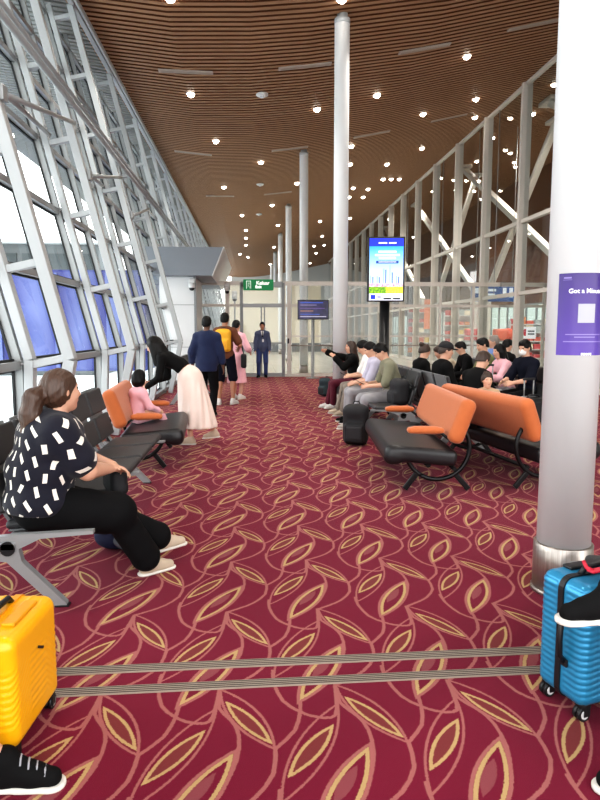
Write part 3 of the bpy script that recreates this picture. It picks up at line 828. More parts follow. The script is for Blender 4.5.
# ------------------------------------------------------------------ signs and screens
def text_obj(txt, size, name, m, parent, mtx, offset=0.0, align='CENTER', bend=None, extrude=.0):
    cu = bpy.data.curves.new('txt', 'FONT'); cu.body = txt; cu.size = size; cu.align_x = align; cu.align_y = 'CENTER'; cu.offset = offset; cu.extrude = extrude; cu.resolution_u = 3
    o = bpy.data.objects.new('txt', cu); C.objects.link(o)
    dg = bpy.context.evaluated_depsgraph_get(); dg.update()
    me = bpy.data.meshes.new_from_object(o.evaluated_get(dg))
    bpy.data.objects.remove(o); bpy.data.curves.remove(cu)
    if bend:
        bm = bmesh.new(); bm.from_mesh(me)
        for _ in range(2):
            le = [e for e in bm.edges if e.calc_length() > .012]
            if le: bmesh.ops.subdivide_edges(bm, edges=le, cuts=2)
        bmesh.ops.triangulate(bm, faces=bm.faces[:])
        for v in bm.verts: v.co = bend(v.co.x, v.co.y, v.co.z)
        bm.to_mesh(me); bm.free()
    else: me.transform(mtx)
    me.name = name; me.materials.clear()
    return link_mesh(name, me, m, parent)
UPR = Matrix.Rotation(PI / 2, 4, 'X')   # text facing -Y

def mflat(name, rgb, e=0.0, rough=.5): return mat(name, rgb, rough, var=.01, emit=e)
M_purple = None
def purple():
    t = NT('purple_poster'); x, yv, z = t.xyz(t.coord())
    f = t.math('MULTIPLY', t.math('SUBTRACT', z, 1.36), 1 / .45, clamp=True)
    n = t.noise(3, t.coord(), 2)
    c = t.mix(f, lin((88, 58, 158)), lin((52, 24, 108))); c = t.mix(t.math('MULTIPLY', n, .35), c, lin((50, 24, 106)))
    return t.bsdf(c, .3)
M_purple = purple()
M_txtw = mflat('white_print', (240, 240, 246), .15)
# curved poster on the big column
cx, cy, R0 = 1.775, 3.40, .1485
tc = thing('poster', 'purple poster wrapped round the big white column', 'poster', (cx, cy, 0))
A0 = math.atan2(-cy, -cx) + math.radians(25)      # centre line of the poster
HWA = .152 / R0
def bendp(r):
    return lambda x, yv, zz: Vector((r * math.cos(A0 + x / r), r * math.sin(A0 + x / r), yv))
def patch(name, x0, x1, z0, z1, r, m, parent, rad=0.0):
    mb = MB(); n = max(2, int((x1 - x0) / .008)); f = bendp(r); g = bendp(r - .0035)
    a = [mb.bm.verts.new(f(x0 + (x1 - x0) * i / n, z0, 0)) for i in range(n + 1)]; b_ = [mb.bm.verts.new(f(x0 + (x1 - x0) * i / n, z1, 0)) for i in range(n + 1)]
    for i in range(n): mb.bm.faces.new((a[i], a[i + 1], b_[i + 1], b_[i])).smooth = True
    return mb.build(name, m, parent)
patch('poster_sheet', -.152, .152, 1.365, 1.80, R0, M_purple, tc)
patch('white_panel', -.046, .046, 1.538, 1.638, R0 + .0012, mflat('pale_panel', (168, 168, 178)), tc)
text_obj('Got a Minute?', .034, 'poster_text', M_txtw, tc, None, .0005, bend=(lambda f: (lambda x, yv, z: f(x, yv + 1.705, z)))(bendp(R0 + .0014)))
M_faint = mflat('faint_print', (136, 122, 182))
for i, (z, w) in enumerate(((1.476, .105), (1.462, .06), (1.438, .115))):
    patch('print_line', -w, w * .9, z - .0028, z + .0028, R0 + .0012, M_faint, tc)
for i in range(5): patch('print_mark', -.022 + i * .012, -.013 + i * .012, 1.366, 1.378, R0 + .0012, M_txtw, tc)
patch('print_logo', -.125, -.085, 1.772, 1.780, R0 + .0012, M_faint, tc); patch('print_logo', -.128, -.082, 1.764, 1.766, R0 + .0012, M_faint, tc)

# portrait advertising screen on a black pole
t = thing('advertising_screen', 'tall bright advertising screen with a city skyline on a black pole', 'screen', (2.76, 13.2, 0), math.radians(-6))
m = MB(); m.lathe([(.26, 0), (.26, .015), (.11, .03), (.105, 2.2)], n=28); m.build('pole', M_dark, t)
m = MB(); m.box((0, -.14, 2.74), (.76, .16, 1.31), .012); m.build('screen_housing', M_dark, t)
# the display is turned a little: picture lies on its front
def scr(name, x0, x1, z0, z1, m_, parent, dy=0.0):
    mb = MB(); mb.box(((x0 + x1) / 2, -.2215 - dy, (z0 + z1) / 2), (x1 - x0, .003, z1 - z0)); return mb.build(name, m_, parent)
sk = MB(); sk.box((0, 0, .42), (.69, .003, .84)); pic = sk.build('picture', screen_sky(), t); pic.location = (0, -.222, 2.36)
hd = scr('header_band', -.345, .345, 3.17, 3.36, mflat('screen_royal_blue', (16, 44, 214), .9), t)
text = mflat('screen_white', (244, 246, 250), 1.0)
for x, w in ((-.16, .17), (.05, .15)): scr('header_print', x, x + w, 3.255, 3.28, text, hd, .004)
for z, w in ((3.09, .36), (3.025, .50), (2.965, .34)): scr('headline_print', -w / 2 + .02, w / 2 + .02, z - .018, z + .018, text, t, .004)
scr('caption_pill', -.21, .25, 2.855, 2.91, mflat('screen_deep_blue', (28, 72, 150), .6), t, .004); scr('caption_print', -.16, .2, 2.88, 2.89, text, t, .008)
sb = [mflat('skyline_blue', (140, 168, 222), .85), mflat('skyline_slate', (96, 124, 178), .8), mflat('skyline_pale', (186, 206, 238), .95)]
rs = random.Random(4)
for i in range(15):
    x = -.33 + i * .044; h = .14 + .2 * rs.random(); h = .40 if i == 9 else h
    b_ = scr('skyline_tower', x, x + (.03 if i != 9 else .022), 2.43, 2.43 + h, sb[i % 3], t, .002 + .0005 * (i % 3))
scr('pink_garden', -.345, .345, 2.37, 2.45, flowers('screen_pink_flowers', (226, 116, 150), (250, 214, 226)), t, .005)
scr('green_garden', -.345, -.0, 2.24, 2.385, flowers('screen_green', (40, 120, 30), (150, 190, 40)), t, .006)
scr('yellow_garden', -.0, .345, 2.24, 2.385, flowers('screen_yellow', (210, 200, 30), (250, 232, 90)), t, .006)
ft = scr('footer_band', -.345, .345, 2.11, 2.245, mflat('screen_pale', (226, 230, 246), .9), t, .007)
scr('footer_badge', -.315, -.215, 2.13, 2.22, mflat('screen_royal_blue', (16, 44, 214), .9), ft, .011)
scr('footer_badge', -.18, -.10, 2.14, 2.21, mflat('screen_lilac', (150, 150, 226), .9), ft, .011)
for x in (-.05, .14): scr('footer_button', x, x + .16, 2.125, 2.16, mflat('screen_black', (20, 20, 24)), ft, .011)

# landscape information monitor near the gate
t = thing('information_monitor', 'dark flat information monitor on a grey post before the glass gate', 'monitor', (1.85, 19.55, 0))
m = MB(); m.lathe([(.22, 0), (.22, .02), (.05, .03), (.05, 1.9)], n=20); m.build('post', M_alud, t)
m = MB(); m.box((0, -.08, 2.12), (.96, .07, .60), .012); m.build('monitor_case', M_dark, t)
def monitor():
    t = NT('monitor_picture'); co = t.coord(); z = t.xyz(co)[2]
    n = t.noise(4, co, 3); c = t.mix(t.math('MULTIPLY_ADD', n, 2.2, -.6, clamp=True), lin((14, 14, 34)), lin((52, 46, 92)))
    return t.bsdf(c, .2, 0, None, .5, c, .8)
m = MB(); m.box((0, -.1165, 2.12), (.91, .004, .54)); sc_ = m.build('monitor_picture', monitor(), t)
for i, (z, w, c) in enumerate(((2.33, .7, (60, 90, 190)), (2.26, .5, (120, 110, 150)), (2.16, .75, (90, 70, 130)), (2.08, .4, (150, 110, 90)), (1.98, .6, (50, 80, 160)), (1.91, .8, (170, 170, 190)))):
    m = MB(); m.box((-.4 + w / 2, -.1195, z), (w, .003, .022)); m.build('text_row', mflat('monitor_row_%d' % i, c, .7), sc_)

# green exit sign
t = thing('exit_sign', 'green hanging exit sign with white lettering and a running figure above the gate', 'sign', (.18, 20.15, 2.76))
M_green = mflat('sign_green', (6, 132, 74), .25)
m = MB(); m.box((0, 0, .15), (.95, .08, .34), .01); m.build('sign_box', M_green, t)
m = MB()
for x in (-.38, .38): m.box((x, .12, .22), (.03, .2, .03))
m.build('sign_bracket', M_alu, t)
sw = mflat('sign_white', (246, 250, 246), .6)
text_obj('Keluar', .155, 'sign_text', sw, t, Matrix.Translation((.14, -.044, .205)) @ UPR, .006)
text_obj('Exit', .125, 'sign_text', sw, t, Matrix.Translation((.0, -.044, .085)) @ UPR, .006)
m = MB(); yy = -.043
m.box((-.37, yy, .15), (.012, .004, .24)); m.box((-.24, yy, .15), (.012, .004, .24)); m.box((-.305, yy, .265), (.14, .004, .012))
m.lathe([(.001, -.002), (.02, -.002), (.02, .002), (.001, .002)], (-.295, yy, .22), 12)
for a, b_ in (((-.30, .2), (-.31, .13)), ((-.31, .13), (-.275, .09)), ((-.275, .09), (-.28, .04)), ((-.31, .13), (-.34, .07)), ((-.30, .19), (-.26, .16)), ((-.30, .19), (-.345, .165))):
    m.bar((a[0], yy, a[1]), (b_[0], yy, b_[1]), .004, .02, (0, 1, 0))
m.build('running_figure', sw, t)

# cctv cameras
def cctv(lab, loc):
    t = thing('security_camera', lab, 'camera', loc, 0, 'ceiling-type security cameras')
    m = MB(); m.box((0, .05, .04), (.16, .14, .16), .03); m.build('camera_bracket', M_white, t)
    m = MB(); m.lathe([(.09, .0), (.092, -.10), (.085, -.14), (.03, -.15)], n=20); m.build('camera_body', M_white, t)
    m = MB(); m.lathe([(.075, -.14), (.065, -.19), (.035, -.215), (.002, -.22)], n=20); m.build('camera_dome', M_dark, t)
cctv('white dome security camera on the portal box corner under the canopy', (-1.68, 17.85, 2.80))
cctv('white dome security camera on the gate post right of the portal box', (-.81, 20.22, 2.86))
cctv('small dark-lensed security camera lower down behind the gate glass', (-.6, 21.2, 2.66))
m = MB(); m.box((-.6, 21.3, 1.3), (.05, .05, 2.6)); tag(m.build('camera_post', M_alu), 'thin grey post carrying the small camera behind the gate glass', 'post')

# items seen through the right glass
t = thing('wall_sign', 'white sign with a red letter M on the glass at the right', 'sign', (8.83, 19.9, 1.16))
m = MB(); m.box((0, 0, .25), (.60, .03, .38), .006); m.build('sign_board', mflat('sign_board_white_glow', (232, 232, 234), .45), t)  # faint glow put into the board, which gets little light here
m = MB(); m.box((0, .05, -.55), (.06, .06, 1.2)); m.build('sign_post', M_alu, t)
text_obj('M', .30, 'sign_letter', mflat('sign_red', (206, 32, 58), .2), t, Matrix.Translation((-.14, -.02, .25)) @ UPR, .012)
for z in (.30, .21):
    m = MB(); m.box((.14, -.017, z), (.22, .004, .05)); m.build('sign_print', mflat('sign_grey', (96, 98, 104)), t)
t = thing('hanging_sign', 'blue hanging direction board seen through the right glass', 'sign', (9.0, 23.3, 2.62))
m = MB(); m.box((0, 0, .25), (1.7, .1, .62), .01); m.build('sign_board', mflat('board_blue', (40, 84, 148), .25), t)
m = MB()
for x in (-.7, .7): m.tube([(x, 0, .5), (x, 0, cz(9.0) - 2.64)], .015, 6)
m.build('hanger_rod', M_alu, t)
for x, z, w, h in ((-.6, .34, .3, .2), (-.15, .36, .45, .09), (-.15, .2, .36, .07), (.4, .27, .14, .36), (.65, .27, .14, .36)):
    m = MB(); m.box((x, -.055, z), (w, .006, h)); m.build('sign_print', mflat('board_white', (226, 234, 244), .3), t)
cols = [(186, 84, 66), (200, 130, 84), (206, 176, 96), (150, 160, 160), (176, 66, 70), (226, 214, 190)]
def shelf(lab, x, y, w, h, seed):
    t = thing('shop_shelf', lab, 'shelf', (x, y, 0), math.radians(-12), 'shop shelves behind the right glass')
    m = MB(); m.box((0, .25, h / 2), (w, .05, h), .01)
    for sx in (-1, 1): m.box((sx * w / 2, 0, h / 2), (.05, .5, h), .01)
    m.build('shelf_frame', M_white, t)
    r = random.Random(seed)
    for k in range(5):
        z = .25 + k * (h - .4) / 4
        m = MB(); m.box((0, 0, z), (w - .05, .48, .035)); m.build('shelf_board', M_white, t)
        for q in range(5):
            c = cols[r.randrange(6)]; hh = .14 + .2 * r.random()
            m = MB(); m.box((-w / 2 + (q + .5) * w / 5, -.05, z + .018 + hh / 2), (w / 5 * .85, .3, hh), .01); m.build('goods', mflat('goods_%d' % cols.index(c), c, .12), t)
shelf('white shop shelf with red and yellow goods behind the glass, left', 9.3, 34.5, 1.5, 2.6, 1)
shelf('white shop shelf with mixed goods behind the glass, middle', 11.0, 33.0, 1.7, 2.4, 2)
shelf('white shop shelf with goods behind the glass, right', 12.3, 27.5, 1.7, 1.9, 3)
t = thing('banner_stand', 'orange-red banner standing behind the glass', 'banner', (9.0, 31.8, 0))
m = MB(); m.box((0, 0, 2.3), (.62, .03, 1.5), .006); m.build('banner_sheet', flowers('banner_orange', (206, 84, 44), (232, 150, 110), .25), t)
m = MB(); m.tube([(0, .03, 0), (0, .03, 3.05)], .02, 8); m.box((0, .02, .02), (.6, .3, .03), .01); m.build('banner_stand_pole', M_alu, t)
for k, (x, y_, c) in enumerate(((9.5, 26.5, (190, 50, 50)), (10.55, 26.0, (206, 96, 72)), (12.7, 24.6, (196, 60, 66)))):
    t = thing('shop_counter', 'white shop counter with %s display seen through the right glass, %s from the left' % (('red', 'salmon', 'crimson')[k], ('first', 'second', 'third')[k]), 'counter', (x, y_, 0), 0, 'shop counters behind the glass')
    m = MB(); m.box((0, 0, .5), (.95, .6, 1.0), .02); m.build('counter_body', M_white, t)
    m = MB(); m.box((0, 0, 1.03), (1.0, .65, .05), .01); m.build('counter_top', M_alu, t)
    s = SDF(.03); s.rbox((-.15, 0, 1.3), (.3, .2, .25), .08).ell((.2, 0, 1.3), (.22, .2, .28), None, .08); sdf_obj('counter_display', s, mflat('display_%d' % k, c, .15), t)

# ------------------------------------------------------------------ ceiling fittings
def disc_emit():
    t = NT('lamp_glow'); n = t.noise(2, t.coord(), 0)
    return t.bsdf((1, .95, .86, 1), .4, 0, None, .5, (1.0, .93, .82, 1), 22.0)
M_lamp = disc_emit()
LP = [(-1.46, 16.19), (1.78, 17.78), (-1.08, 20.05), (0.32, 22.63), (1.84, 26.5), (-1.12, 26.27), (0.94, 30.48), (-0.5, 32.56), (1.46, 36.55), (-0.36, 37.36), (-0.39, 40.55), (-0.43, 43.83), (1.55, 46.19), (-0.93, 48.83), (-0.35, 50.94), (1.58, 57.99), (3.94, 37.38), (4.84, 44.59), (4.78, 49.75), (5.65, 50.58), (5.51, 55.55), (5.78, 64.34), (3.33, 17.31), (5.26, 19.86), (6.76, 19.44), (7.46, 21.49), (3.37, 22.0), (3.72, 24.53), (5.42, 25.87), (6.44, 24.37), (5.87, 28.8), (6.32, 29.2), (6.78, 29.61), (4.61, 29.42), (5.49, 30.47), (4.75, 31.52), (5.59, 32.37), (5.91, 38.77), (5.21, 15.71), (-1.38, 11.73), (1.65, 12.01)]
LP2 = [(9.2, 19.5), (9.9, 22.5), (9.4, 25.0), (10.8, 21.5), (11.0, 25.8), (10.2, 29.0), (11.6, 28.6), (12.6, 24.2), (12.8, 31), (9.3, 31.5), (9.9, 35), (11.5, 36), (10.4, 40), (12.6, 39), (9.2, 43)]
WORD = ['', 'second', 'third', 'fourth', 'fifth', 'sixth', 'seventh', 'eighth', 'ninth', 'tenth', '11th', '12th', '13th', '14th', '15th', '16th', '17th', '18th', '19th', '20th', '21st', '22nd', '23rd', '24th']
def lamps(pts, where, group):
    first = None
    for k, (x, y_) in enumerate(sorted(pts, key=lambda p: p[1])):
        lab = 'lit round downlight in the ceiling %s, %s from the camera' % (where, WORD[k] or 'first')
        z = cz(x); sl = (cz(x + .1) - cz(x - .1)) / .2
        if first is None:
            t = thing('ceiling_downlight', lab, 'downlight', (x, y_, z), 0, group); first = t
            m = MB(); m.lathe([(.075, -.004), (.11, -.006), (.115, .0), (.115, .03), (.075, .03)], n=20); m.build('trim_ring', M_white, t)
            m = MB(); m.lathe([(.004, -.075), (.035, -.07), (.065, -.05), (.088, -.02), (.09, .02)], n=16); m.build('lamp', M_lamp, t)
        else:
            t = copy_tree(first, None, (x, y_, z), 0, lab, group)
        t.rotation_euler = (0, -math.atan(sl), 0)
lamps([p for p in LP if p[0] < 0], 'on the glass-wall side', 'downlights on the left')
lamps([p for p in LP if 0 <= p[0] < 2.5], 'beside the white columns', 'downlights by the columns')
lamps([p for p in LP if p[0] >= 2.5], 'right of the white columns', 'downlights on the right')
lamps(LP2, 'behind the right glass wall', 'downlights behind the glass')
for k, (x, y_) in enumerate([(-1.44, 14.85), (1.21, 14.79), (3.9, 14.7), (6.35, 14.6), (-1.9, 21.5), (1.25, 21.3), (3.88, 20.95), (6.4, 20.9), (-1.36, 27.96), (1.12, 27.94)]):
    row = ('first', 'second', 'third')[k // 4]; pos = ('far left', 'left of centre', 'right of centre', 'far right')[k % 4]
    t = thing('ceiling_vent', 'grey linear air vent in the timber ceiling, %s row from the camera, %s' % (row, pos), 'vent', (x, y_, cz(x)), 0, 'linear ceiling vents')
    sl = (cz(x + .3) - cz(x - .3)) / .6; t.rotation_euler = (0, -math.atan(sl), 0)
    m = MB(); m.box((0, 0, -.006), (1.2, .15, .03), .004); m.build('vent_frame', M_ventg, t)
    m = MB()
    for q in (-.04, 0, .04): m.box((0, q, -.023), (1.1, .015, .006))
    m.build('vent_slot', M_strip, t)
for k, (x, y_) in enumerate([(.27, 16.28), (.33, 25.95), (.35, 32.5)]):
    t = thing('smoke_detector', 'white round smoke detector on the timber ceiling, %s from the camera' % nth(k), 'smoke detector', (x, y_, cz(x)), 0, 'smoke detectors')
    m = MB(); m.lathe([(.15, .01), (.15, -.03), (.12, -.05), (.001, -.055)], n=24); m.build('detector_base', M_white, t)
    m = MB(); m.lathe([(.06, -.05), (.05, -.085), (.001, -.09)], n=16); m.build('detector_head', M_white, t)
# ------------------------------------------------------------------ people
V = lambda *a: np.array(a, float)
def nrm(v): return v / (np.linalg.norm(v) + 1e-9)
def ik(a, t, l1, l2, pole):
    d = t - a; D = np.linalg.norm(d); u = d / D
    if D > l1 + l2 - .004: D = l1 + l2 - .004; t = a + u * D
    if D < abs(l1 - l2) + .02: D = abs(l1 - l2) + .02; t = a + u * D
    x = (l1 * l1 - l2 * l2 + D * D) / (2 * D); h = math.sqrt(max(l1 * l1 - x * x, 0))
    p = pole - u * (pole @ u); p = nrm(p)
    return a + u * x + p * h, t
def frame(fwd, up):
    f = nrm(fwd); r = nrm(np.cross(f, up)); u = np.cross(r, f)
    return np.stack([r, f, u], 1)          # columns right, fwd, up
def rotv(v, ax, ang):
    ax = nrm(ax); return v * math.cos(ang) + np.cross(ax, v) * math.sin(ang) + ax * (ax @ v) * (1 - math.cos(ang))

class Fig:
    def __init__(s, label, loc, rotz, h=1.70, bulk=1.0, vox=.011, group=None, seated=False, pz=None, lean=0.0, bend=None, side=0.0, twist=0.0,
                 head=(0, 0), wr=None, wl=None, er=(.6, -.6, -.5), el=(-.6, -.6, -.5), ar=None, al=None, kr=(.1, 1, .5), kl=(-.1, 1, .5),
                 fr=None, fl=None, skin=None, hs=1.0, curl=.5, palm=(None, None), face=True, shoulders=1.0):
        s.t = thing('person', label, 'person', (loc[0], loc[1], 0), math.radians(rotz), group)
        s.vox = vox; s.s = k = h / 1.75; s.b = bulk; s.skin = skin or M_skin
        pz = pz if pz is not None else (.545 if seated else .955 * k)
        s.p0 = V(0, 0, pz); bend = lean if bend is None else bend
        la, lb = math.radians(lean), math.radians(bend)
        sd = math.radians(side)
        s.u1 = nrm(V(math.sin(sd), math.sin(la), math.cos(la))); s.u2 = nrm(V(math.sin(sd), math.sin(lb), math.cos(lb)))
        tw = math.radians(twist)
        s.r1 = V(1, 0, 0); s.r2 = V(math.cos(tw), math.sin(tw), 0)
        s.R1 = np.stack([s.r1, nrm(np.cross(s.u1, s.r1)), s.u1], 1)
        s.r2 = nrm(s.r2 - s.u2 * (s.r2 @ s.u2)); s.R2 = np.stack([s.r2, nrm(np.cross(s.u2, s.r2)), s.u2], 1)
        s.p1 = s.p0 + s.u1 * .19 * k; s.p2 = s.p1 + s.u2 * .20 * k; s.nb = s.p2 + s.u2 * .13 * k
        hy, hp = math.radians(head[0]), math.radians(head[1])
        f = V(-math.sin(hy) * math.cos(hp), math.cos(hy) * math.cos(hp), -math.sin(hp))
        f = rotv(f, V(0, 0, 1), tw)
        s.HR = frame(f, V(0, 0, 1)); s.hup = s.HR[:, 2]
        nd = nrm(s.u2 * .6 + V(0, .15, 1) * .5)
        s.hs = k * hs; s.hc = s.nb + nd * .055 * k + s.hup * .115 * s.hs
        sh = .158 * k * (1 + .30 * (bulk - 1)) * shoulders
        base = s.p2 + s.u2 * .050 * k
        s.shr = base + s.r2 * sh; s.shl = base - s.r2 * sh
        hw = .092 * k * (1 + .25 * (bulk - 1)); s.hpr = s.p0 + V(hw, 0, -.03 * k); s.hpl = s.p0 + V(-hw, 0, -.03 * k)
        l1, l2 = .285 * k, .255 * k
        wr = V(*wr) if wr is not None else s.shr + V(.07, .06, -.53) * k
        wl = V(*wl) if wl is not None else s.shl + V(-.07, .06, -.53) * k
        s.er, s.wr = ik(s.shr, wr, l1, l2, V(*er)); s.el, s.wl = ik(s.shl, wl, l1, l2, V(*el))
        if seated:
            ar = ar or (.10, .46, .085 * k); al = al or (-.10, .46, .085 * k)
        else:
            ar = ar or (.09, -.02, .085 * k); al = al or (-.09, .03, .085 * k)
        s.kr, s.ar = ik(s.hpr, V(*ar), .44 * k, .425 * k, V(*kr)); s.kl, s.al = ik(s.hpl, V(*al), .44 * k, .425 * k, V(*kl))
        s.fr = nrm(V(*(fr or (.15, 1, 0)))); s.fl = nrm(V(*(fl or (-.15, 1, 0))))
        s.curl = curl; s.palm = palm; s.lab = label
        s.body(face)
    # --- primitives shared by body and garments
    def torso(s, S, e=0.0, lo=True, hi=True):
        k, b = s.s, s.b
        if lo: S.ell(s.p0 + s.u1 * .01, (.160 * k * b + e, .115 * k * b + e, .12 * k + e), s.R1, .03)
        S.ell(s.p1 + s.R1[:, 1] * .02 * (b - 1), (.135 * k * b + e, .100 * k * b ** 1.3 + e, .15 * k + e), s.R1, .05)
        if hi:
            S.ell(s.p2, (.150 * k * b + e, .108 * k * b + e, .16 * k + e), s.R2, .05)
            S.cap(s.shr, s.shl, .05 * k * b ** .5 + e, None, .05)
            S.cap(s.nb - s.u2 * .012 * k + s.r2 * .03 * k, s.shr, .034 * k + e * .6, .05 * k + e, .05); S.cap(s.nb - s.u2 * .012 * k - s.r2 * .03 * k, s.shl, .034 * k + e * .6, .05 * k + e, .05)
    def arm(s, S, right, e=0.0, upto=2.0, start=0.0, flare=0.0):
        k = s.s; b = 1 + .85 * (s.b - 1)
        a, m, w = (s.shr, s.er, s.wr) if right else (s.shl, s.el, s.wl)
        ru, rm, rw = .052 * k * b, .042 * k * b, .028 * k * b ** .5
        q = min(upto, 1.0); S.cap(a, a + (m - a) * q, ru + e, ru + (rm - ru) * q + e + flare * q, .03)
        if upto > 1: q = upto - 1; S.cap(m, m + (w - m) * q, rm + e, rm + (rw - rm) * q + e + flare, .02)
    def leg(s, S, right, e=0.0, upto=2.0, flare=0.0):
        k = s.s; b = s.b
        a, m, w = (s.hpr, s.kr, s.ar) if right else (s.hpl, s.kl, s.al)
        rt, rk, ra = .082 * k * b, .056 * k * (1 + .5 * (b - 1)), .037 * k
        q = min(upto, 1.0); S.cap(a, a + (m - a) * q, rt + e, rt + (rk - rt) * q + e + flare * q, .03)
        if upto > 1:
            q = upto - 1; S.cap(m, m + (w - m) * q, rk + e, rk + (ra - rk) * q + e + flare * q, .02)
            if flare == 0:
                c = m + (w - m) * .28; bk = nrm(np.cross(np.cross(w - m, s.fr if right else s.fl), w - m)) ; S.ell(c - bk * .018 * k, (.045 * k + e, .05 * k + e, .12 * k + e), frame(bk, -(w - m)), .03)
    def hand(s, S, right):
        k = s.s; w0, e0 = (s.wr, s.er) if right else (s.wl, s.el)
        d = nrm(w0 - e0); pn = s.palm[0 if right else 1]
        n = V(*pn) if pn is not None else V(-.8 if right else .8, .1, -.4)
        n = nrm(n - d * (n @ d)); w = np.cross(d, n); sg = 1 if right else -1
        mr = max(.0085 * k, s.vox * .8)
        for i, L in enumerate((.066, .076, .072, .056)):
            o = (1.5 - i) * .0205 * k * sg
            kn = w0 + d * .088 * k + w * o
            S.cap(w0 + d * .01 + w * o * .55, kn, .0145 * k, .0125 * k, .012)
            p = kn; dd = d
            for j in range(3):
                dd = rotv(dd, np.cross(d, n), s.curl * (.55 if j == 0 else .8)); q = p + dd * L * k * (.45, .32, .25)[j]
                S.cap(p, q, mr * (1.0 - .08 * j), mr * (.94 - .08 * j), .004); p = q
        tb = w0 + d * .022 * k + w * sg * .022 * k; t1 = tb + nrm(d * .7 + w * sg * .75 + n * .25) * .045 * k; t2 = t1 + nrm(d * .9 + w * sg * .25 + n * .35) * .035 * k
        S.cap(tb, t1, .0145 * k, mr * 1.1, .012); S.cap(t1, t2, mr * 1.1, mr * .95, .006)
    def H(s, r, f, u): return s.hc + (s.HR @ V(r, f, u)) * s.hs
    def headprim(s, S, e=0.0):
        k = s.hs; R = s.HR
        S.ell(s.H(0, -.012, .022), (.074 * k + e, .095 * k + e, .092 * k + e), R, .02)
    def body(s, face):
        S = SDF(s.vox); k = s.hs; R = s.HR
        s.torso(S); s.arm(S, 1); s.arm(S, 0); s.leg(S, 1); s.leg(S, 0)
        S.cap(s.nb - s.u2 * .03 * s.s, s.H(0, -.015, -.06), .054 * s.s * s.b ** .4, .050 * s.s, .03)
        s.headprim(S)
        S.ell(s.H(0, .028, -.035), (.060 * k * s.b ** .3, .070 * k, .085 * k), R, .03)
        S.ell(s.H(0, .066, -.098), (.028 * k, .026 * k, .022 * k), R, .03)
        if face:
            S.cap(s.H(0, .090, .012), s.H(0, .108, -.028), .009 * k, .0145 * k, .012)
            S.ell(s.H(0, .078, .030), (.046 * k, .018 * k, .012 * k), R, .015)
            for q in (-1, 1):
                S.ell(s.H(q * .030, .098, .010), (.016 * k, .012 * k, .009 * k), R, .010, True)
                S.ell(s.H(q * .036, .072, -.025), (.02 * k, .018 * k, .02 * k), R, .02)
            S.ell(s.H(0, .092, -.060), (.024 * k, .010 * k, .010 * k), R, .01)
        for q in (-1, 1): S.ell(s.H(q * .076, -.005, -.012), (.010 * k, .021 * k, .031 * k), R, .008)
        s.hand(S, 1); s.hand(S, 0)
        for a, f in ((s.ar, s.fr), (s.al, s.fl)):
            up = nrm(V(0, 0, 1) - f * f[2]); kk = s.s
            S.cap(a - f * .02 * kk - up * .035 * kk, a + f * .14 * kk - up * .052 * kk, .032 * kk, .022 * kk, .03)
        s.o_body = sdf_obj('body', S, s.skin, s.t)
        if face and s.vox < .0125:
            for q in (-1, 1):
                m = MB(); bmesh.ops.create_uvsphere(m.bm, u_segments=10, v_segments=7, radius=.0115 * k)
                o = m.build('eye', M_eye, s.o_body, True); o.location = s.H(q * .030, .079, .010)
            L = SDF(.004); L.ell(s.H(0, .0955, -.060), (.021 * k, .009 * k, .008 * k), R); o = sdf_obj('lips', L, M_lip, s.o_body)
    # --- garments
    def top(s, m, sleeve=1.9, hem=-.08, e=.018, name='shirt', flare=.008, collar=True, pat=None, vneck=0.0, extra=None):
        S = SDF(s.vox); s.torso(S, e, lo=hem < .08)
        if hem < -.08: S.ell(s.p0 + s.u1 * .02, (.160 * s.s * s.b + e, .118 * s.s * s.b + e, .36 * s.s), s.R1, .03)
        if sleeve > 0: s.arm(S, 1, e, sleeve, 0, flare); s.arm(S, 0, e, sleeve, 0, flare)
        if extra: extra(S)
        if collar: S.cap(s.nb - s.u2 * .03 * s.s, s.nb + s.u2 * .035 * s.s, .062 * s.s * s.b ** .4 + e * .3, .058 * s.s * s.b ** .4, .02)
        S.mods.append(lambda X, Y, Z: (.0035 * np.sin(X * 31 + Z * 23) * np.sin(Y * 27 - Z * 19)).astype(np.float32))
        S.clip(s.p0 + s.u1 * hem * s.s, -s.u1)
        hn = nrm(s.u2 + V(0, .05, 0)); S.ell(s.nb + hn * .075 * s.s, (.095 * s.s, .095 * s.s, .055 * s.s), frame(s.R2[:, 1], hn), .006, True)
        s.o_top = sdf_obj(name, S, m, s.t, pat); return s
    def pants(s, m, upto=1.94, e=.010, name='trousers', flare=.012, top=.07):
        S = SDF(s.vox); S.ell(s.p0 + s.u1 * .01, (.160 * s.s * s.b + e, .115 * s.s * s.b + e, .13 * s.s + e), s.R1, .03)
        if upto > 0: s.leg(S, 1, e, upto, flare); s.leg(S, 0, e, upto, flare)
        S.mods.append(lambda X, Y, Z: (.003 * np.sin(X * 37 + Z * 29) * np.sin(Y * 33 - Z * 17)).astype(np.float32))
        S.clip(s.p0 + s.u1 * top * s.s, s.u1)
        if upto > 1.7 and abs(s.ar[2] - s.al[2]) < .06: S.clip((0, 0, min(s.ar[2], s.al[2]) - .035 * s.s), (0, 0, -1))
        sdf_obj(name, S, m, s.t); return s
    def skirt(s, m, hem, r0=.17, r1=.27, dy=0.0, name='skirt', folds=11, dx=0.0, waist=.10):
        S = SDF(s.vox); k = s.s
        c0 = s.p0 + s.u1 * .05; c1 = V(dx, dy, hem)
        S.ell(s.p0 + s.u1 * .02, (.172 * k * s.b, .128 * k * s.b, .13 * k), s.R1, .03)
        S.cap(s.p0 - V(0, 0, .06), c1 + V(0, 0, .0), r0 * k * .9, r1 * k * .92, .05)
        ax, ay = dx, dy
        S.mods.append(lambda X, Y, Z: (.010 * np.sin(np.arctan2(X - dx, Y - dy) * folds + Z * 2.0) * np.clip((s.p0[2] - Z) / .4, 0, 1)).astype(np.float32))
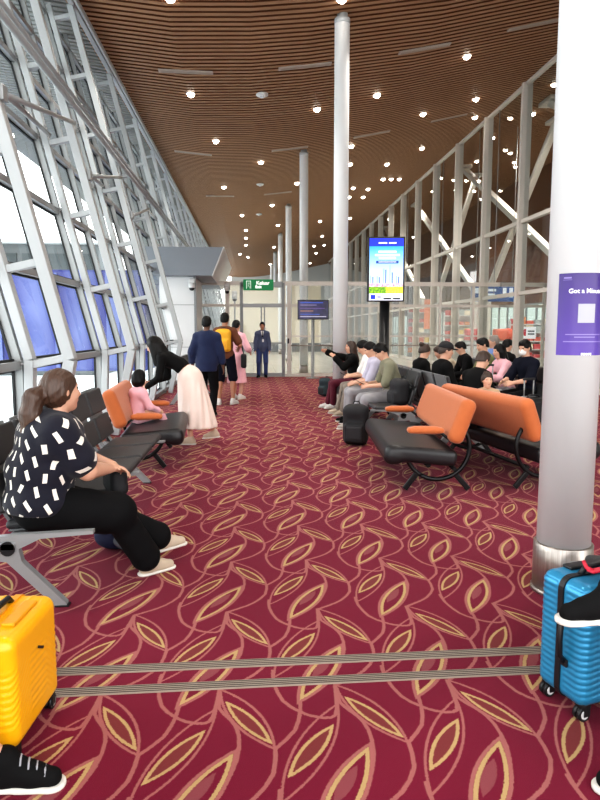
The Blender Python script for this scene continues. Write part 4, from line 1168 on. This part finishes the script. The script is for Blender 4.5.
        S.clip((0, 0, hem), (0, 0, -1)); S.clip(s.p0 + s.u1 * waist * k, s.u1)
        sdf_obj(name, S, m, s.t); return s
    def shoes(s, m, sole=None, vox=None, which=(1, 0), tall=.0):
        for right in which:
            a, f = (s.ar, s.fr) if right else (s.al, s.fl)
            up = nrm(V(0, 0, 1) - f * f[2]) if abs(f[2]) < .95 else V(0, 1, 0); k = s.s
            S = SDF(vox or min(s.vox, .008))
            S.cap(a - f * .035 * k - up * .040 * k, a + f * .150 * k - up * .053 * k, .038 * k, .033 * k, .02)
            S.cap(a + up * (.012 + tall) * k, a - up * .04 * k, .041 * k, .045 * k, .02); S.cap(a + up * .0, a + f * .09 * k - up * .04 * k, .036 * k, .036 * k, .03)
            S.clip(a - up * .070 * k, -up)
            o = sdf_obj('shoe', S, m, s.t)
            S = SDF(vox or min(s.vox, .008)); S.cap(a - f * .037 * k - up * .075 * k, a + f * .155 * k - up * .075 * k, .044 * k, .042 * k, 0)
            S.clip(a - up * .066 * k, up); S.clip(a - up * .085 * k, -up)
            sdf_obj('sole', S, sole or M_soleW, o)
        return s
    def hair(s, style, m, vox=None):
        S = SDF(vox or min(s.vox, .009)); k = s.hs; R = s.HR; back = -s.HR[:, 1]
        s.headprim(S, .009)
        low = -.055
        if style == 'short':
            S.ell(s.H(0, -.035, -.03), (.079 * k, .072 * k, .085 * k), R, .02); S.ell(s.H(0, .03, .082), (.062 * k, .055 * k, .036 * k), R, .02)
        if style in ('bob', 'long', 'pony', 'bun'):
            S.ell(s.H(0, -.035, -.02), (.084 * k, .085 * k, .09 * k), R, .03)
        if style == 'bob':
            S.ell(s.H(0, -.02, -.06), (.092 * k, .085 * k, .085 * k), R, .03); low = -.12
        if style == 'bun':
            S.ell(s.H(0, -.115, .085), (.042 * k, .042 * k, .040 * k), R, .008)
        if style == 'long':
            S.ell(s.H(0, -.03, -.07), (.092 * k, .075 * k, .10 * k), R, .03); low = -.5
            b0 = s.H(0, -.06, -.06); end = s.nb - s.R2[:, 1] * .10 * s.s - s.u2 * .14 * s.s
            S.cap(b0, end, .07 * k, .055 * k, .05)
            for q in (-1, 1): S.cap(s.H(q * .075, -.01, -.03), s.H(q * .085, -.02, -.20), .03 * k, .028 * k, .03)
        if style == 'pony':
            low = -.07
            b0 = s.H(0, -.105, -.005); S.ell(b0, (.028 * k, .03 * k, .028 * k), R, .012)
            p = [b0, s.H(.01, -.160, -.04), s.H(.015, -.180, -.13), s.H(.02, -.180, -.24), s.H(.02, -.170, -.33)]
            for a, b, r0, r1 in zip(p, p[1:], (.032, .052, .056, .046), (.052, .056, .046, .016)): S.cap(a, b, r0 * k, r1 * k, .02)
        S.mods.append(lambda X, Y, Z: (.0022 * np.sin((X * .7 + Y * .7) * 330) + .003 * np.sin(X * 95 + Z * 60) * np.sin(Y * 88 - Z * 40)).astype(np.float32))
        fw = .085 if style != 'short' else .082
        S.ell(s.H(0, .098, -.045), (.064 * k, fw * k, .092 * k), R, .012, True)
        if style in ('short', 'bun'): S.clip(s.H(0, 0, -.028), -s.hup + .55 * s.HR[:, 1])
        elif style == 'pony': S.clip(s.H(0, -.02, -.36), -s.hup)
        o = sdf_obj('hair', S, m, s.t); s.o_hair = o
        if style == 'pony':
            T = MB(); pts = [s.H(.026 * math.cos(q), -.118, -.008 + .026 * math.sin(q)) for q in np.linspace(0, 2 * PI, 14, endpoint=False)]
            T.tube(pts, .010, 8, True); T.build('hair_tie', M_dark, o)
        return s
    def cap_hat(s, m):
        S = SDF(.008); k = s.hs; s.headprim(S, .018); S.ell(s.H(0, .0, .06), (.082 * k, .10 * k, .06 * k), s.HR, .03)
        S.clip(s.H(0, 0, .03), -s.hup)
        o = sdf_obj('cap', S, m, s.t)
        S = SDF(.006); S.ell(s.H(0, .10, .035), (.07 * k, .085 * k, .012 * k), s.HR); sdf_obj('cap_brim', S, m, o); return s
    def mask(s, m):
        S = SDF(.006); k = s.hs; S.ell(s.H(0, .064, -.050), (.058 * k, .060 * k, .060 * k), s.HR); S.cap(s.H(.05, .05, -.04), s.H(.075, 0, -.015), .006, .004, .006); S.cap(s.H(-.05, .05, -.04), s.H(-.075, 0, -.015), .006, .004, .006)
        sdf_obj('face_mask', S, m, s.t); return s
    def phone(s, lab, at, rot=(.5, 0, 0)):
        M = s.t.matrix_basis; p = M @ Vector(at)
        t = thing('phone', lab, 'phone', p, s.t.rotation_euler.z)
        m = MB(); m.box((0, 0, 0), (.075, .15, .009), .004, 2, rot); m.build('phone_case', M_dark, t)
        return s

def cloth(name, rgb, var=.12, rough=.85, bump=.3, sc=18):
    dk = max(rgb) < 60
    return mat(name, tuple(int(c * .62) for c in rgb) if dk else rgb, rough, var=var, scale=sc, bump=bump, bscale=26, spec=.2 if dk else .35, sheen=0 if dk else .1)
c_black = cloth('black_cloth', (22, 21, 24)); c_blackt = cloth('black_trouser_cloth', (18, 18, 21)); c_navy = cloth('navy_cotton', (28, 38, 70)); c_navyd = cloth('dark_navy_cotton', (26, 32, 54))
c_cream = mat('cream_satin', (232, 212, 202), .38, var=.05, scale=8, bump=.35, bscale=14, sheen=.2); c_pink = cloth('pale_pink_cotton', (232, 178, 188), .06); c_white = cloth('white_cotton', (228, 226, 224), .05); c_lav = cloth('lavender_grey_cotton', (186, 182, 200), .06)
c_olive = cloth('olive_grey_cotton', (124, 122, 102), .08); c_khaki = cloth('khaki_grey_twill', (132, 122, 112), .08); c_grey = cloth('pale_grey_sweat_cloth', (150, 148, 152), .08); c_maroon = cloth('maroon_cloth', (88, 24, 44)); c_brown = cloth('brown_cotton', (104, 62, 42))
c_suit = cloth('blue_suit_cloth', (80, 88, 114), .08); c_suitd = cloth('blue_trouser_cloth', (56, 70, 116), .08); c_beige = cloth('beige_cotton', (204, 190, 168), .06); c_green = cloth('moss_green_cotton', (112, 116, 76), .08); c_tan = cloth('tan_knit', (180, 150, 122), .08); c_blueshirt = cloth('light_blue_cotton', (110, 136, 190), .08)
s_beige = cloth('beige_suede', (188, 172, 152)); s_grey = cloth('grey_suede', (176, 170, 162)); s_white = cloth('white_leather_shoe', (220, 218, 214)); s_black = cloth('black_knit_shoe', (20, 20, 22))

def dashed():
    t = NT('navy_cloth_with_white_dashes')
    a = t.n('ShaderNodeAttribute'); a.attribute_name = 'pat'; u, v, w = t.xyz(a.outputs['Vector'])
    PU, PV = .098, .082
    row = t.math('FLOOR', t.math('DIVIDE', v, PV))
    u2 = t.math('ADD', u, t.math('MULTIPLY', t.math('MODULO', t.math('ABSOLUTE', row), 2.0), PU / 2))
    col = t.math('FLOOR', t.math('DIVIDE', u2, PU))
    cb = t.n('ShaderNodeCombineXYZ'); t.put(cb.inputs[0], row); t.put(cb.inputs[1], col)
    wn = t.n('ShaderNodeTexWhiteNoise', noise_dimensions='2D'); t.put(wn.inputs['Vector'], cb.outputs[0])
    rc = t.xyz(wn.outputs['Color'])
    du = t.math('SUBTRACT', t.math('SUBTRACT', u2, t.math('MULTIPLY', col, PU)), PU / 2); dv = t.math('SUBTRACT', t.math('SUBTRACT', v, t.math('MULTIPLY', row, PV)), PV / 2)
    an = t.math('MULTIPLY_ADD', rc[0], 1.5, -.45)
    cs, sn = t.math('COSINE', an), t.math('SINE', an)
    x = t.math('SUBTRACT', t.math('MULTIPLY', du, cs), t.math('MULTIPLY', dv, sn)); y = t.math('ADD', t.math('MULTIPLY', du, sn), t.math('MULTIPLY', dv, cs))
    x = t.math('ADD', x, t.math('MULTIPLY', y, .3))
    ins = t.math('MULTIPLY', t.math('LESS_THAN', t.math('ABSOLUTE', x), .0125), t.math('LESS_THAN', t.math('ABSOLUTE', y), .026))
    c = t.mix(ins, lin((22, 22, 36)), lin((232, 226, 216)))
    n = t.noise(26, t.coord(), 2)
    return t.bsdf(c, .8, 0, t.bump(n, .35, .006), .3, sheen=.1)
M_dash = dashed()

# --- woman on the near left bench
def patP1(P):
    # arc length around the trunk / sleeve and height
    u = np.arctan2(P[:, 0], P[:, 1] + .02) * .24; v = P[:, 2] + .25 * P[:, 1]
    return np.stack([u, v, np.zeros(len(P))], 1)
w1 = Fig('large seated woman with a brown ponytail in a navy top with white dashes', (-1.24, 3.66), -66, h=1.64, bulk=1.52, vox=.0075, seated=True, pz=.525, lean=2, bend=22, head=(18, 2), hs=1.09,
         wr=(-.02, .40, .66), wl=(-.10, .44, .66), er=(1, -.1, -.9), el=(-1, -.2, -.5), ar=(.10, .60, .082), al=(-.05, .90, .082), kr=(.30, 1, .9), kl=(-.30, 1, 1.0), fr=(-.25, 1, -.02), fl=(-.30, 1, .0), curl=.55, palm=((-.6, .2, -.8), (.6, .2, -.8)))
w1.top(M_dash, .66, -.045, .036, 'blouse', .016, True, patP1).pants(c_blackt, 1.90, .022, 'trousers', .034, .15).shoes(s_beige, M_soleW, .006).hair('pony', M_hairP1, .006)
t = thing('handbag', 'black handbag on the lap of the woman in the dashed top', 'bag', (-.90, 4.08, .56), math.radians(-66))
s = SDF(.007); s.rbox((0, 0, -.02), (.15, .055, .085), .04, None).ell((0, .01, -.06), (.14, .06, .06), None, .03); sdf_obj('bag_body', s, M_bagk, t)
m = MB(); m.tube([(-.09, 0, .05), (-.06, -.02, .10), (.05, -.02, .10), (.09, 0, .05)], .008, 8); m.build('bag_handle', M_dark, t)

# --- child and bending mother
k = Fig('small child with a black bob in pale pink, sitting on the left lounge seat', (-1.36, 7.40), -48, h=1.08, vox=.009, seated=True, pz=.50, lean=6, head=(18, 10), hs=1.32, wr=(.12, .22, .56), wl=(-.12, .24, .56), ar=(.06, .40, .30), al=(-.06, .40, .30), fr=(0, 1, .3), fl=(0, 1, .3))
k.top(c_pink, 1.85, -.06, .012, 'top').pants(c_pink, 1.9, .012).shoes(s_beige).hair('bob', M_hairk)
l = Fig('woman with long black hair bending over the child in a black top and cream skirt', (-.83, 8.38), 82, h=1.63, bulk=.98, vox=.009, pz=.91, lean=46, bend=64, head=(-6, 26), wr=(.08, .56, .80), wl=(-.16, .54, .76), er=(.4, -.3, -1), el=(-.6, -.3, -1), ar=(.12, -.30, .10), al=(-.12, -.02, .080), kr=(.1, 1, .1), kl=(-.5, .5, .1), fr=(.1, 1, -.12), fl=(-.1, 1, 0))
l.top(c_black, 1.93, .12, .009, 'top', .002).skirt(c_cream, .22, .205, .29, -.10, waist=.16).shoes(s_beige, M_soleW)
S = SDF(.009); l.headprim(S, .012); S.ell(l.H(0, -.04, -.02), (.086 * l.hs, .085 * l.hs, .09 * l.hs), l.HR, .03)
for a, b_, r in (((0, -.05, .0), (.02, -.10, -.14), .075), ((-.07, -.01, .0), (-.095, .05, -.27), .052), ((.06, -.03, .0), (.07, -.04, -.14), .04), ((-.03, -.07, -.06), (-.06, -.06, -.26), .055)): S.cap(l.H(*a), l.H(*b_), r, r * .7, .04)
S.ell(l.H(0, .098, -.045), (.060 * l.hs, .085 * l.hs, .092 * l.hs), l.HR, .012, True); S.mods.append(lambda X, Y, Z: (.0022 * np.sin((X * .7 + Y * .7) * 330)).astype(np.float32))
sdf_obj('hair', S, M_hairk, l.t)

# --- queue
q = Fig('man seen from behind in a loose navy shirt and black trousers in the queue', (-.80, 11.05), -6, h=1.73, bulk=1.12, vox=.012, skin=M_skin3, wr=(.27, .05, .86), wl=(-.27, .08, .88), face=False)
q.top(c_navy, 1.6, -.16, .022, 'shirt', .012).pants(c_blackt, 1.95, .012).shoes(s_black, M_dark).hair('short', M_hairk)
q = Fig('tall man with a yellow backpack, brown shirt and navy shorts in the queue', (-.56, 12.75), -12, h=1.83, vox=.012, skin=M_skin2, wr=(.22, .22, 1.12), wl=(-.24, .2, 1.1), ar=(.13, .06, .087), al=(-.13, -.05, .087), fr=(.35, 1, 0), fl=(-.2, 1, 0), face=False)
q.top(c_brown, .75, -.07, .026, 'shirt', .014).pants(c_navyd, .98, .016, 'shorts', .022).shoes(s_white, M_soleW).hair('short', M_hairk)
bp = backpack('yellow backpack worn by the tall man in the queue', (-.59, 12.56, 1.06), math.radians(168), .31, .20, .44, mat('mustard_nylon', (226, 168, 40), .7, var=.08, bump=.3), mat('mustard_nylon_pocket', (214, 152, 32), .7, var=.08))
q = Fig('dark-haired woman in a pink dress in the queue beyond the tall man', (-.36, 13.75), -30, h=1.70, vox=.012, wr=(.2, .24, 1.02), wl=(-.2, .2, 1.0))
q.top(c_pink, 1.3, -.05, .016, 'dress_top', .02).skirt(c_pink, .36, .18, .24).shoes(s_white, M_soleW).hair('short', M_hairk)
t = thing('shoulder_bag', 'black shoulder bag beside the woman in the pink dress', 'bag', (-.20, 13.42, .72), 0)
s = SDF(.012); s.rbox((0, 0, .13), (.06, .12, .15), .04, None); sdf_obj('bag_body', s, M_bagk, t)
m = MB(); m.tube([(0, -.09, .26), (-.04, -.03, .50), (-.08, .06, .66), (-.06, .08, .5), (0, .09, .26)], .010, 6); m.build('bag_strap', M_dark, t)

# --- guard at the gate
g = Fig('man in a blue suit standing in front of the glass gate', (.29, 20.0), 180, h=1.74, vox=.012, skin=M_skin2, wr=(.23, .10, .84), wl=(-.23, .1, .84), ar=(.12, .02, .085), al=(-.10, -.03, .085), fr=(.3, 1, 0))
g.top(c_suit, 1.95, -.15, .018, 'jacket', .010).pants(c_suitd, 1.96, .014).shoes(s_black, M_dark).hair('short', M_hairk)
m = MB(); y0 = .138
c = g.p2
m.prism([tuple(c + V(-.05, y0 - .03, .13)), tuple(c + V(.05, y0 - .03, .13)), tuple(c + V(0, y0 + .004, -.10))], (0, .012, 0)); sf = m.build('shirt_front', c_white, g.t)
m = MB(); m.prism([tuple(c + V(-.012, y0 - .016, .12)), tuple(c + V(.012, y0 - .016, .12)), tuple(c + V(.016, y0 + .004, -.04)), tuple(c + V(0, y0 + .006, -.08)), tuple(c + V(-.016, y0 + .004, -.04))], (0, .012, 0)); m.build('necktie', c_navyd, sf)
m = MB(); m.box(tuple(g.p1 + V(-.02, .13, .03)), (.055, .012, .085), .004); m.build('badge', M_white, g.t)

# --- seated travellers on the right, facing left
P = 90
a = Fig('woman in a black jacket stretching out her arm, by the white column', (1.93, 11.95), P, h=1.64, vox=.011, seated=True, lean=4, bend=10, head=(10, 2), wr=(.02, .58, 1.10), wl=(-.22, .40, .98), er=(.3, 0, -1), el=(-.5, -.2, -1), ar=(.06, .50, .09), al=(-.10, .42, .09))
a.top(c_black, 1.93, -.04, .022, 'jacket', .012).pants(c_maroon, 1.94, .014).shoes(s_white).hair('long', M_hairbr)
a = Fig('man in a white shirt and khaki trousers looking down at a phone', (2.06, 11.02), P, h=1.74, vox=.011, seated=True, pz=.55, lean=-8, bend=14, head=(0, 34), wr=(.04, .36, .70), wl=(-.12, .36, .70), ar=(.16, .54, .087), al=(-.16, .50, .087), kr=(.3, 1, .8), kl=(-.3, 1, .8))
a.top(c_white, .85, -.06, .018, 'shirt', .018).pants(c_khaki, 1.93, .018).shoes(s_beige).hair('short', M_hairk).phone('black phone held by the man in the white shirt', (-.04, .47, .72))
a = Fig('man in a lavender grey shirt half hidden between two phone readers', (1.98, 10.05), P, h=1.70, vox=.011, seated=True, lean=-4, bend=12, head=(6, 24), wr=(.06, .34, .66), wl=(-.1, .36, .66), ar=(.1, .46, .087), al=(-.12, .44, .087))
a.top(c_lav, 1.0, -.06, .018, 'shirt', .018).pants(c_grey, 1.93, .018).shoes(s_black).hair('short', M_hairk)
a = Fig('man in an olive shirt and pale grey trousers looking at a phone', (2.06, 9.25), P, h=1.74, vox=.010, bulk=1.05, seated=True, pz=.55, lean=-6, bend=20, head=(0, 36), wr=(.06, .36, .70), wl=(-.10, .36, .68), ar=(.12, .62, .087), al=(-.20, .56, .087), kr=(.2, 1, .8), kl=(-.4, 1, .7), fr=(.1, 1, 0))
a.top(c_olive, .9, -.06, .018, 'shirt', .018).pants(c_grey, 1.93, .020).shoes(s_grey).hair('short', M_hairk).phone('black phone held by the man in the olive shirt', (-.02, .47, .72))
# back to back row, facing right
a = Fig('person with dark hair in a bun and black clothes seen from behind the bench', (2.66, 10.15), -80, h=1.62, vox=.011, seated=True, lean=8, bend=16, head=(10, 20), wr=(.1, .36, .64), wl=(-.1, .36, .64))
a.top(c_black, 1.9, -.06, .018, 'top').pants(c_blackt).shoes(s_black).hair('bun', M_hairbr)
a = Fig('older man in a black cap and black shirt looking right', (2.66, 8.92), -82, h=1.72, vox=.011, bulk=1.1, seated=True, lean=2, bend=14, head=(-14, 10), wr=(.12, .34, .64), wl=(-.12, .34, .64))
a.top(c_black, .95, -.06, .018, 'shirt', .016).pants(c_blackt).shoes(s_black).hair('short', M_hairbr).cap_hat(mat('black_cap_cloth', (24, 24, 28), .8))
a = Fig('boy with short brown hair in a black and maroon top bending over', (2.68, 7.62), -62, h=1.60, vox=.010, seated=True, lean=10, bend=24, head=(0, 32), wr=(.1, .38, .62), wl=(-.1, .38, .62))
a.top(c_black, 1.9, -.06, .018, 'top').pants(c_navyd).shoes(s_white).hair('short', M_hairbr)
S = SDF(.01); S.cap(a.shr + V(-.05, .02, .05), a.p1 + V(.12, .12, .0), .035, .05, .02); sdf_obj('maroon_panel', S, c_maroon, a.t)
a = Fig('little girl looking over the back of the orange seat towards the camera', (2.70, 7.10), 165, h=1.05, vox=.008, seated=True, pz=.50, lean=2, head=(8, 4), hs=1.22, wr=(.14, .12, .52), wl=(-.13, .10, .50), er=(.5, -.2, -1), el=(-.5, -.2, -1), ar=(.07, .30, .30), al=(-.07, .30, .30), palm=((0, -1, 0), None), curl=1.0)
a.top(c_tan, 1.9, -.04, .012, 'top').pants(c_navyd).shoes(s_white).hair('bun', M_hairbr)
# across the aisle
a = Fig('man in a beige shirt bending far forward on the far seats', (4.12, 12.5), 100, h=1.74, vox=.013, seated=True, lean=20, bend=52, head=(0, 30), wr=(.1, .46, .62), wl=(-.1, .46, .62))
a.top(c_beige, .9, -.06, .018, 'shirt', .016).pants(c_blackt).shoes(s_black).hair('short', M_hairbr)
a = Fig('dark-haired traveller in black beside the bending man', (4.10, 11.75), 92, h=1.66, vox=.013, seated=True, lean=4, bend=18, head=(-6, 26), wr=(.1, .38, .64), wl=(-.1, .38, .64))
a.top(c_blackt, 1.9, -.06, .018, 'top').pants(c_black).shoes(s_black).hair('short', M_hairk)
a = Fig('man in a moss green shirt with black hair facing left', (4.12, 10.75), 92, h=1.78, vox=.012, seated=True, pz=.56, lean=2, bend=14, head=(0, 18), wr=(.1, .40, .70), wl=(-.1, .40, .70))
a.top(c_green, .9, -.06, .018, 'shirt', .018).pants(c_blackt).shoes(s_white).hair('short', M_hairk)
a = Fig('long-haired woman in a pink top leaning left across the aisle', (4.14, 10.0), 96, h=1.64, vox=.011, seated=True, lean=8, bend=20, head=(4, 12), wr=(.06, .50, .72), wl=(-.14, .46, .74))
a.top(c_pink, 1.5, -.06, .018, 'top', .014).pants(c_grey).shoes(s_white).hair('long', M_hairk)
a = Fig('man in a navy shirt wearing a white face mask', (4.18, 9.32), 112, h=1.74, vox=.010, seated=True, pz=.56, lean=2, bend=8, head=(8, 16), wr=(.1, .42, .72), wl=(-.12, .42, .72))
a.top(c_navyd, 1.0, -.06, .018, 'shirt', .018).pants(c_blackt).shoes(s_black).hair('short', M_hairk).mask(c_white)
a = Fig('black-haired person on the back row turned away, behind the green shirt', (4.85, 11.9), -70, h=1.70, vox=.013, seated=True, lean=2, bend=8, head=(0, 8), wr=(.1, .36, .66), wl=(-.1, .36, .66))
a.top(c_black, 1.9, -.06, .018, 'top').pants(c_black).shoes(s_black).hair('short', M_hairk)
a = Fig('grey-haired person in a light blue shirt on the back row', (4.85, 12.5), -70, h=1.78, vox=.013, seated=True, pz=.57, lean=0, bend=4, head=(150, 4), wr=(.1, .36, .66), wl=(-.1, .36, .66))
a.top(c_blueshirt, .9, -.06, .018, 'shirt').pants(c_black).shoes(s_black).hair('short', mat('grey_hair', (130, 122, 116), .6, var=.2))

# --- the two people whose feet reach into the frame
a = Fig('person at the bottom left of whom only a black laced sneaker shows', (-1.56, 1.99), -90, h=1.76, vox=.009, seated=True, lean=0, bend=6, head=(0, 8), wr=(.12, .36, .66), wl=(-.12, .36, .66), ar=(.0, .735, .09), al=(-.16, .25, .09), fr=(.0, 1, -.05), fl=(-.1, 1, 0), face=True)
a.top(c_grey, 1.9, -.06, .018, 'top').pants(c_blackt, 1.62).shoes(s_black, M_soleW, .005).hair('short', M_hairk)
lace = mat('grey_lace', (150, 150, 156), .7)
f = a.fr; up = nrm(V(0, 0, 1) - f * f[2])
for i in range(4):
    c = a.ar + f * (.050 + .026 * i) + up * (.016 - .0125 * i)
    m = MB(); m.tube([c + V(-.026, 0, -.012), c + V(-.012, 0, .004), c + V(.012, .006, .004), c + V(.026, .008, -.012)], .0035, 6); m.build('lace', lace, a.t)
m = MB(); m.bar(a.ar + V(0, -.052, -.02), a.ar + V(0, -.058, .05), .02, .01, (1, 0, 0), .003); m.build('pull_tab', M_dark, a.t)
a = Fig('person at the bottom right of whom only black sneakers with crossed legs show', (1.90, 1.95), 90, h=1.78, vox=.009, seated=True, lean=-4, bend=4, head=(0, 8), wr=(.12, .36, .68), wl=(-.12, .36, .68), ar=(.03, .685, .60), al=(-.12, .605, .09), kr=(.4, .6, 1), kl=(-.1, 1, .5), fr=(-.06, 1, .0), fl=(0, 1, 0), face=True)
a.top(c_grey, 1.9, -.06, .018, 'top').pants(c_blackt, 1.95).shoes(s_black, M_soleW, .005).hair('short', M_hairk)
# ------------------------------------------------------------------ camera
F = 630.0; VX, VY = 253.0, 330.0
p = math.atan2(400 - VY, F)
d = Vector(((VX - 300) / F, (400 - VY) / F, 1)).normalized()      # world +Y seen from the camera (x right, y up, z forward)
up = Vector((0, math.cos(p), -math.sin(p))); X = up.cross(d)
if X.x < 0: X = -X
# rows of M are the world axes in camera coordinates
right = Vector((X.x, d.x, up.x)); upv = Vector((X.y, d.y, up.y)); fwd = Vector((X.z, d.z, up.z))
cam = bpy.data.cameras.new('camera'); cam.sensor_fit = 'HORIZONTAL'; cam.sensor_width = 36; cam.lens = F / 600 * 36; cam.clip_end = 900; cam.clip_start = .05
co = bpy.data.objects.new('camera', cam); C.objects.link(co)
co.matrix_world = Matrix.Translation((0, 0, 1.5)) @ Matrix((right, upv, -fwd)).transposed().to_4x4()
SC.camera = co

# ------------------------------------------------------------------ light
w = bpy.data.worlds.new('overcast_sky'); SC.world = w; w.use_nodes = True; nt = w.node_tree; nt.nodes.clear()
bg = nt.nodes.new('ShaderNodeBackground'); o = nt.nodes.new('ShaderNodeOutputWorld'); nt.links.new(bg.outputs[0], o.inputs[0])
tc = nt.nodes.new('ShaderNodeTexCoord'); sp = nt.nodes.new('ShaderNodeSeparateXYZ'); nt.links.new(tc.outputs['Generated'], sp.inputs[0])
rmp = nt.nodes.new('ShaderNodeValToRGB'); nt.links.new(sp.outputs[2], rmp.inputs[0])
rmp.color_ramp.elements[0].color = (1, .985, .955, 1); rmp.color_ramp.elements[1].color = (.94, .97, 1, 1)
nt.links.new(rmp.outputs[0], bg.inputs[0]); bg.inputs[1].default_value = 3.7
def light(name, kind, loc, energy, color=(1, 1, 1), rot=(0, 0, 0), **kw):
    l = bpy.data.lights.new(name, kind); l.energy = energy; l.color = color
    for k_, v_ in kw.items(): setattr(l, k_, v_)
    ob = bpy.data.objects.new(name, l); C.objects.link(ob); ob.location = loc; ob.rotation_euler = rot; return ob
light('sun_through_haze', 'SUN', (-20, 10, 20), 1.2, (1, .97, .92), (0, math.radians(-58), math.radians(-12)), angle=math.radians(40))
for x, y in ((-1.4, 4.5), (4.6, 5.6), (3.4, 12.6), (5.2, 9.0), (5.2, 15.7), (-1.4, 11.7), (-1.1, 20.0), (0.3, 24), (.4, 32), (4.5, 26), (.3, 40), (5.5, 34), (11, 23), (11, 32), (1.5, 36), (12.6, 21), (12.6, 28), (9.2, 37), (12, 40)):
    light('downlight_fill_spot', 'SPOT', (x, y, cz(x) - .12), 1500 if x > 9 else (520 if y > 8 else 330), (1, .93, .84), (0, 0, 0), spot_size=math.radians(130), spot_blend=.8, shadow_soft_size=.12)  # some stand for downlights; others are added fill with no fitting
SC.view_settings.view_transform = 'Standard'; SC.view_settings.look = 'Medium High Contrast'; SC.view_settings.exposure = 0.10; SC.view_settings.gamma = 1.0
SC.cycles.use_denoising = True; SC.cycles.max_bounces = 8; SC.cycles.transparent_max_bounces = 24; SC.cycles.sample_clamp_indirect = 6.0; SC.cycles.caustics_reflective = False; SC.cycles.caustics_refractive = False
